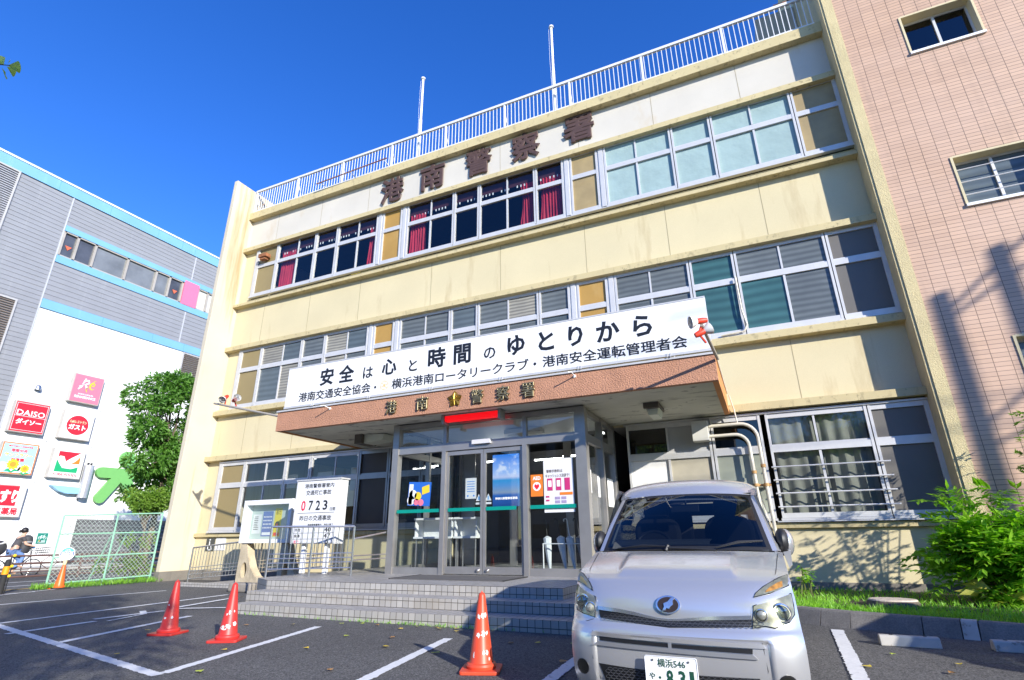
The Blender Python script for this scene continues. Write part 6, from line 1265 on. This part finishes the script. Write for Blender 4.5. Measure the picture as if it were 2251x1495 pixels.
for dx, z in ((-1.3, 11.2), (0, 11.8), (.4, 10.2)):
    pts = [Vector((PB_.x+dx+(q-.02)*60*.95, PB_.y+(q-.5)*60*.2-.3*(1 if z > 16 else 0), z-1.2*4*q*(1-q)+1.2)) for q in [k/16 for k in range(17)]]; wr.tube(pts, .025, 5)
wr.build('cable', RUBBER, up_)
# a neighbouring vehicle right of the frame throws the shade over the right stall
make_van('second silver van parked beyond the right edge of the view', (4.75, -8.2, 0))
# unseen blocks added behind the camera to cut low sky glow and darken reflections
for i, (x, wd, h, c_) in enumerate(((-42, 26, 11, (.30, .28, .26)), (-14, 24, 13, (.22, .21, .20)), (13, 26, 10, (.30, .28, .25)), (42, 28, 12, (.22, .22, .23)))):
    hs_ = thing('added_apartment_block', ('grey beige apartment block', 'brown taller apartment block', 'cream apartment block', 'slate grey apartment block')[i]+' added unseen behind the camera to cut sky glow', 'building', (x, -52, 0), 'added houses behind the camera'); MB().box(x-wd/2, x+wd/2, -58, -52, 0, h).build('wall', M('house_wall', c_, .9, var=.1), hs_); MB().prism([(x-wd/2-.4, h), (x+wd/2+.4, h), (x, h+2.2)], -58.4, -51.6, Matrix(((1, 0, 0, 0), (0, 0, 1, 0), (0, 1, 0, 0), (0, 0, 0, 1)))).build('roof', M('roof_tile', (.10, .10, .12), .8), hs_)
    wq = MB()
    for k in range(7):
        for z in range(1, h-1, 3): wq.box(x+(k-3)*wd/7.5-1, x+(k-3)*wd/7.5+1, -51.99, -51.95, z, z+1.5)
    wq.build('windows', GLD, hs_)
# ------------------------------------------------------------------ cyclist behind the guard rail
BX, BY = -24.0, -1.30
bk = thing('bicycle', 'dark bicycle with front basket and child seats being ridden behind the guard rail', 'bicycle', (BX, BY, 0)); BKM = flat('bike_frame_black', (.03, .03, .035), .35)
def pb(u, z, d=0): return Vector((BX+d, BY+u, z))        # u runs along the street, nose towards +u
for u in (-.52, .52):
    wl = MB().tube([pb(u+.29*math.cos(q), .31+.29*math.sin(q)) for q in [2*math.pi*k/28 for k in range(28)]], .018, 6, closed=True).build('wheel', RUBBER, bk, True)
    sp = MB()
    for k in range(10): sp.tube([pb(u, .31), pb(u+.28*math.cos(.628*k), .31+.28*math.sin(.628*k))], .002, 3)
    sp.build('spokes', STEEL, wl)
MB().tube([pb(.52, .31), pb(.40, .78), pb(.36, .98)], .018).tube([pb(.41, .72), pb(.1, .36), pb(-.05, .32)], .024).tube([pb(-.05, .32), pb(-.17, .80)], .018).tube([pb(-.52, .31), pb(-.05, .32)], .014).tube([pb(-.52, .31), pb(-.13, .66)], .012).build('frame', BKM, bk, True)
MB().tube([pb(.20, 1.0, .27), pb(.33, 1.02, .22), pb(.36, 1.0, 0), pb(.33, 1.02, -.22), pb(.20, 1.0, -.27)], .013).build('handlebar', STEEL, bk, True)
MB().sphere(pb(-.18, .82), .10, 8, (.9, 1.3, .4)).build('saddle', RUBBER, bk, True)
bb = MB()
for z in (.72, .80, .88, .96): bb.tube([pb(.50, z, -.17), pb(.86, z+.02, -.19), pb(.86, z+.02, .19), pb(.50, z, .17)], .009, 4, closed=True)
for u_, d in ((.5, -.17), (.62, -.18), (.74, -.18), (.86, -.19), (.86, -.06), (.86, .07), (.86, .19), (.74, .18), (.62, .18), (.5, .17)): bb.tube([pb(u_, .70, d), pb(u_, .98, d)], .008, 4)
bb.box(BX-.17, BX+.17, BY+.5, BY+.84, .69, .71); bb.build('basket', RUBBER, bk)
cs = MB().lathe([(.12, .80), (.17, .86), (.18, 1.05), (.185, 1.16)], 14, Matrix.Translation(pb(.16, 0)) @ Matrix.Diagonal((.95, 1, 1, 1))).build('child_seat', M('dark_seat_shell', (.05, .05, .055), .5), bk, True)
MB().lathe([(.185, 1.17), (.185, 1.24), (.16, 1.34), (.08, 1.40), (.004, 1.41)], 14, Matrix.Translation(pb(.16, 0))).build('hood', flat('seat_hood', (.06, .06, .065), .7), cs, True); MB().lathe([(.19, 1.155), (.192, 1.20)], 14, Matrix.Translation(pb(.16, 0))).build('hood_band', flat('hood_grey', (.35, .35, .36)), cs, True)
MB().sphere(pb(-.62, .98), .27, 10, (.62, 1.0, .95)).build('rear_child_seat', M('dark_seat_shell', (.05, .05, .055), .5), bk, True); MB().tube([pb(-.95, 1.0, .1), pb(-.5, 1.16, .12), pb(-.3, 1.2, .1)], .03).build('seat_cover', flat('cover_white', (.6, .6, .6)), bk, True)
MB().tube([pb(.40, 1.02, .12), pb(.50, 1.18, .12)], .006, 4).sphere(pb(.52, 1.2, .12), .035, 6, (.5, .6, 1)).build('mirror', RUBBER, bk); MB().box(BX-.05, BX+.05, BY+.38, BY+.46, .96, 1.04).build('display', flat('display_blue', (.05, .25, .6)), bk)
pe = thing('person', 'person with black hair in a bun, grey T-shirt and blue jeans riding the bicycle', 'person', (BX, BY, 0))
def skin(name, joints, edges, mat, parent, sub=2):
    me = bpy.data.meshes.new(name); me.from_pydata([tuple(j[0]) for j in joints], edges, []); o = link(name, me, mat, parent)
    o.modifiers.new('skin', 'SKIN'); sv = me.skin_vertices[0].data
    for i, j in enumerate(joints): r = j[1]; sv[i].radius = r if isinstance(r, tuple) else (r, r)
    sv[0].use_root = True; s = o.modifiers.new('sub', 'SUBSURF'); s.levels = s.render_levels = sub
    return o
SK = flat('skin_tone', (.62, .38, .27), .55)
J = [(pb(-.17, .90), .13), (pb(-.12, 1.05), .115), (pb(-.05, 1.22), .12), (pb(0, 1.33), .09), (pb(.03, 1.41), .045), (pb(.05, 1.50), .085), (pb(.05, 1.575), .075)]
E_ = [(0, 1), (1, 2), (2, 3), (3, 4), (4, 5), (5, 6)]
for sg in (-1, 1):
    n = len(J); J += [(pb(-.01, 1.30, .15*sg), .055), (pb(.08, 1.10, .20*sg), .042), (pb(.30, 1.04, .23*sg), .03), (pb(.37, 1.03, .24*sg), .03)]; E_ += [(3, n), (n, n+1), (n+1, n+2), (n+2, n+3)]
    kz, ku, fz, fu = (.72, .16, .40, .08) if sg > 0 else (.58, .17, .20, .02); n = len(J); J += [(pb(-.14, .84, .09*sg), .085), (pb(ku, kz, .10*sg), .06), (pb(fu, fz, .09*sg), .038), (pb(fu+.14, fz-.05, .09*sg), .03)]; E_ += [(0, n), (n, n+1), (n+1, n+2), (n+2, n+3)]
skin('body', J, E_, SK, pe)
JT = [(pb(-.14, .95), .135), (pb(-.11, 1.06), .125), (pb(-.05, 1.22), .13), (pb(0, 1.33), .10)]; ET = [(0, 1), (1, 2), (2, 3)]
for sg in (-1, 1): n = len(JT); JT += [(pb(-.01, 1.31, .15*sg), .066), (pb(.05, 1.18, .19*sg), .056)]; ET += [(3, n), (n, n+1)]
skin('t_shirt', JT, ET, M('grey_shirt', (.07, .065, .07), .85, var=.15, vs=12), pe)
JP = [(pb(-.17, .92), .145)]; EP = []
for sg in (-1, 1):
    kz, ku, fz, fu = (.72, .16, .40, .08) if sg > 0 else (.58, .17, .20, .02); n = len(JP); JP += [(pb(-.14, .85, .09*sg), .10), (pb(ku, kz, .10*sg), .08), (pb(fu+.01, fz+.06, .09*sg), .062)]; EP += [(0, n), (n, n+1), (n+1, n+2)]
skin('jeans', JP, EP, M('blue_denim', (.14, .24, .48), .85, var=.2, vs=10), pe)
hr = MB().sphere(pb(.03, 1.56), .105, 10, (.92, 1.0, 1.0)).sphere(pb(-.09, 1.53), .05, 8); hr.build('hair', flat('black_hair', (.015, .012, .012), .5), pe, True)
fc = MB()
for d in (-.035, .035): fc.sphere(pb(.128, 1.525, d), .012, 6)
fc.sphere(pb(.138, 1.50), .016, 6, (.8, 1, 1.2)); fc.build('face_features', flat('feature_dark', (.25, .12, .08)), pe, True)
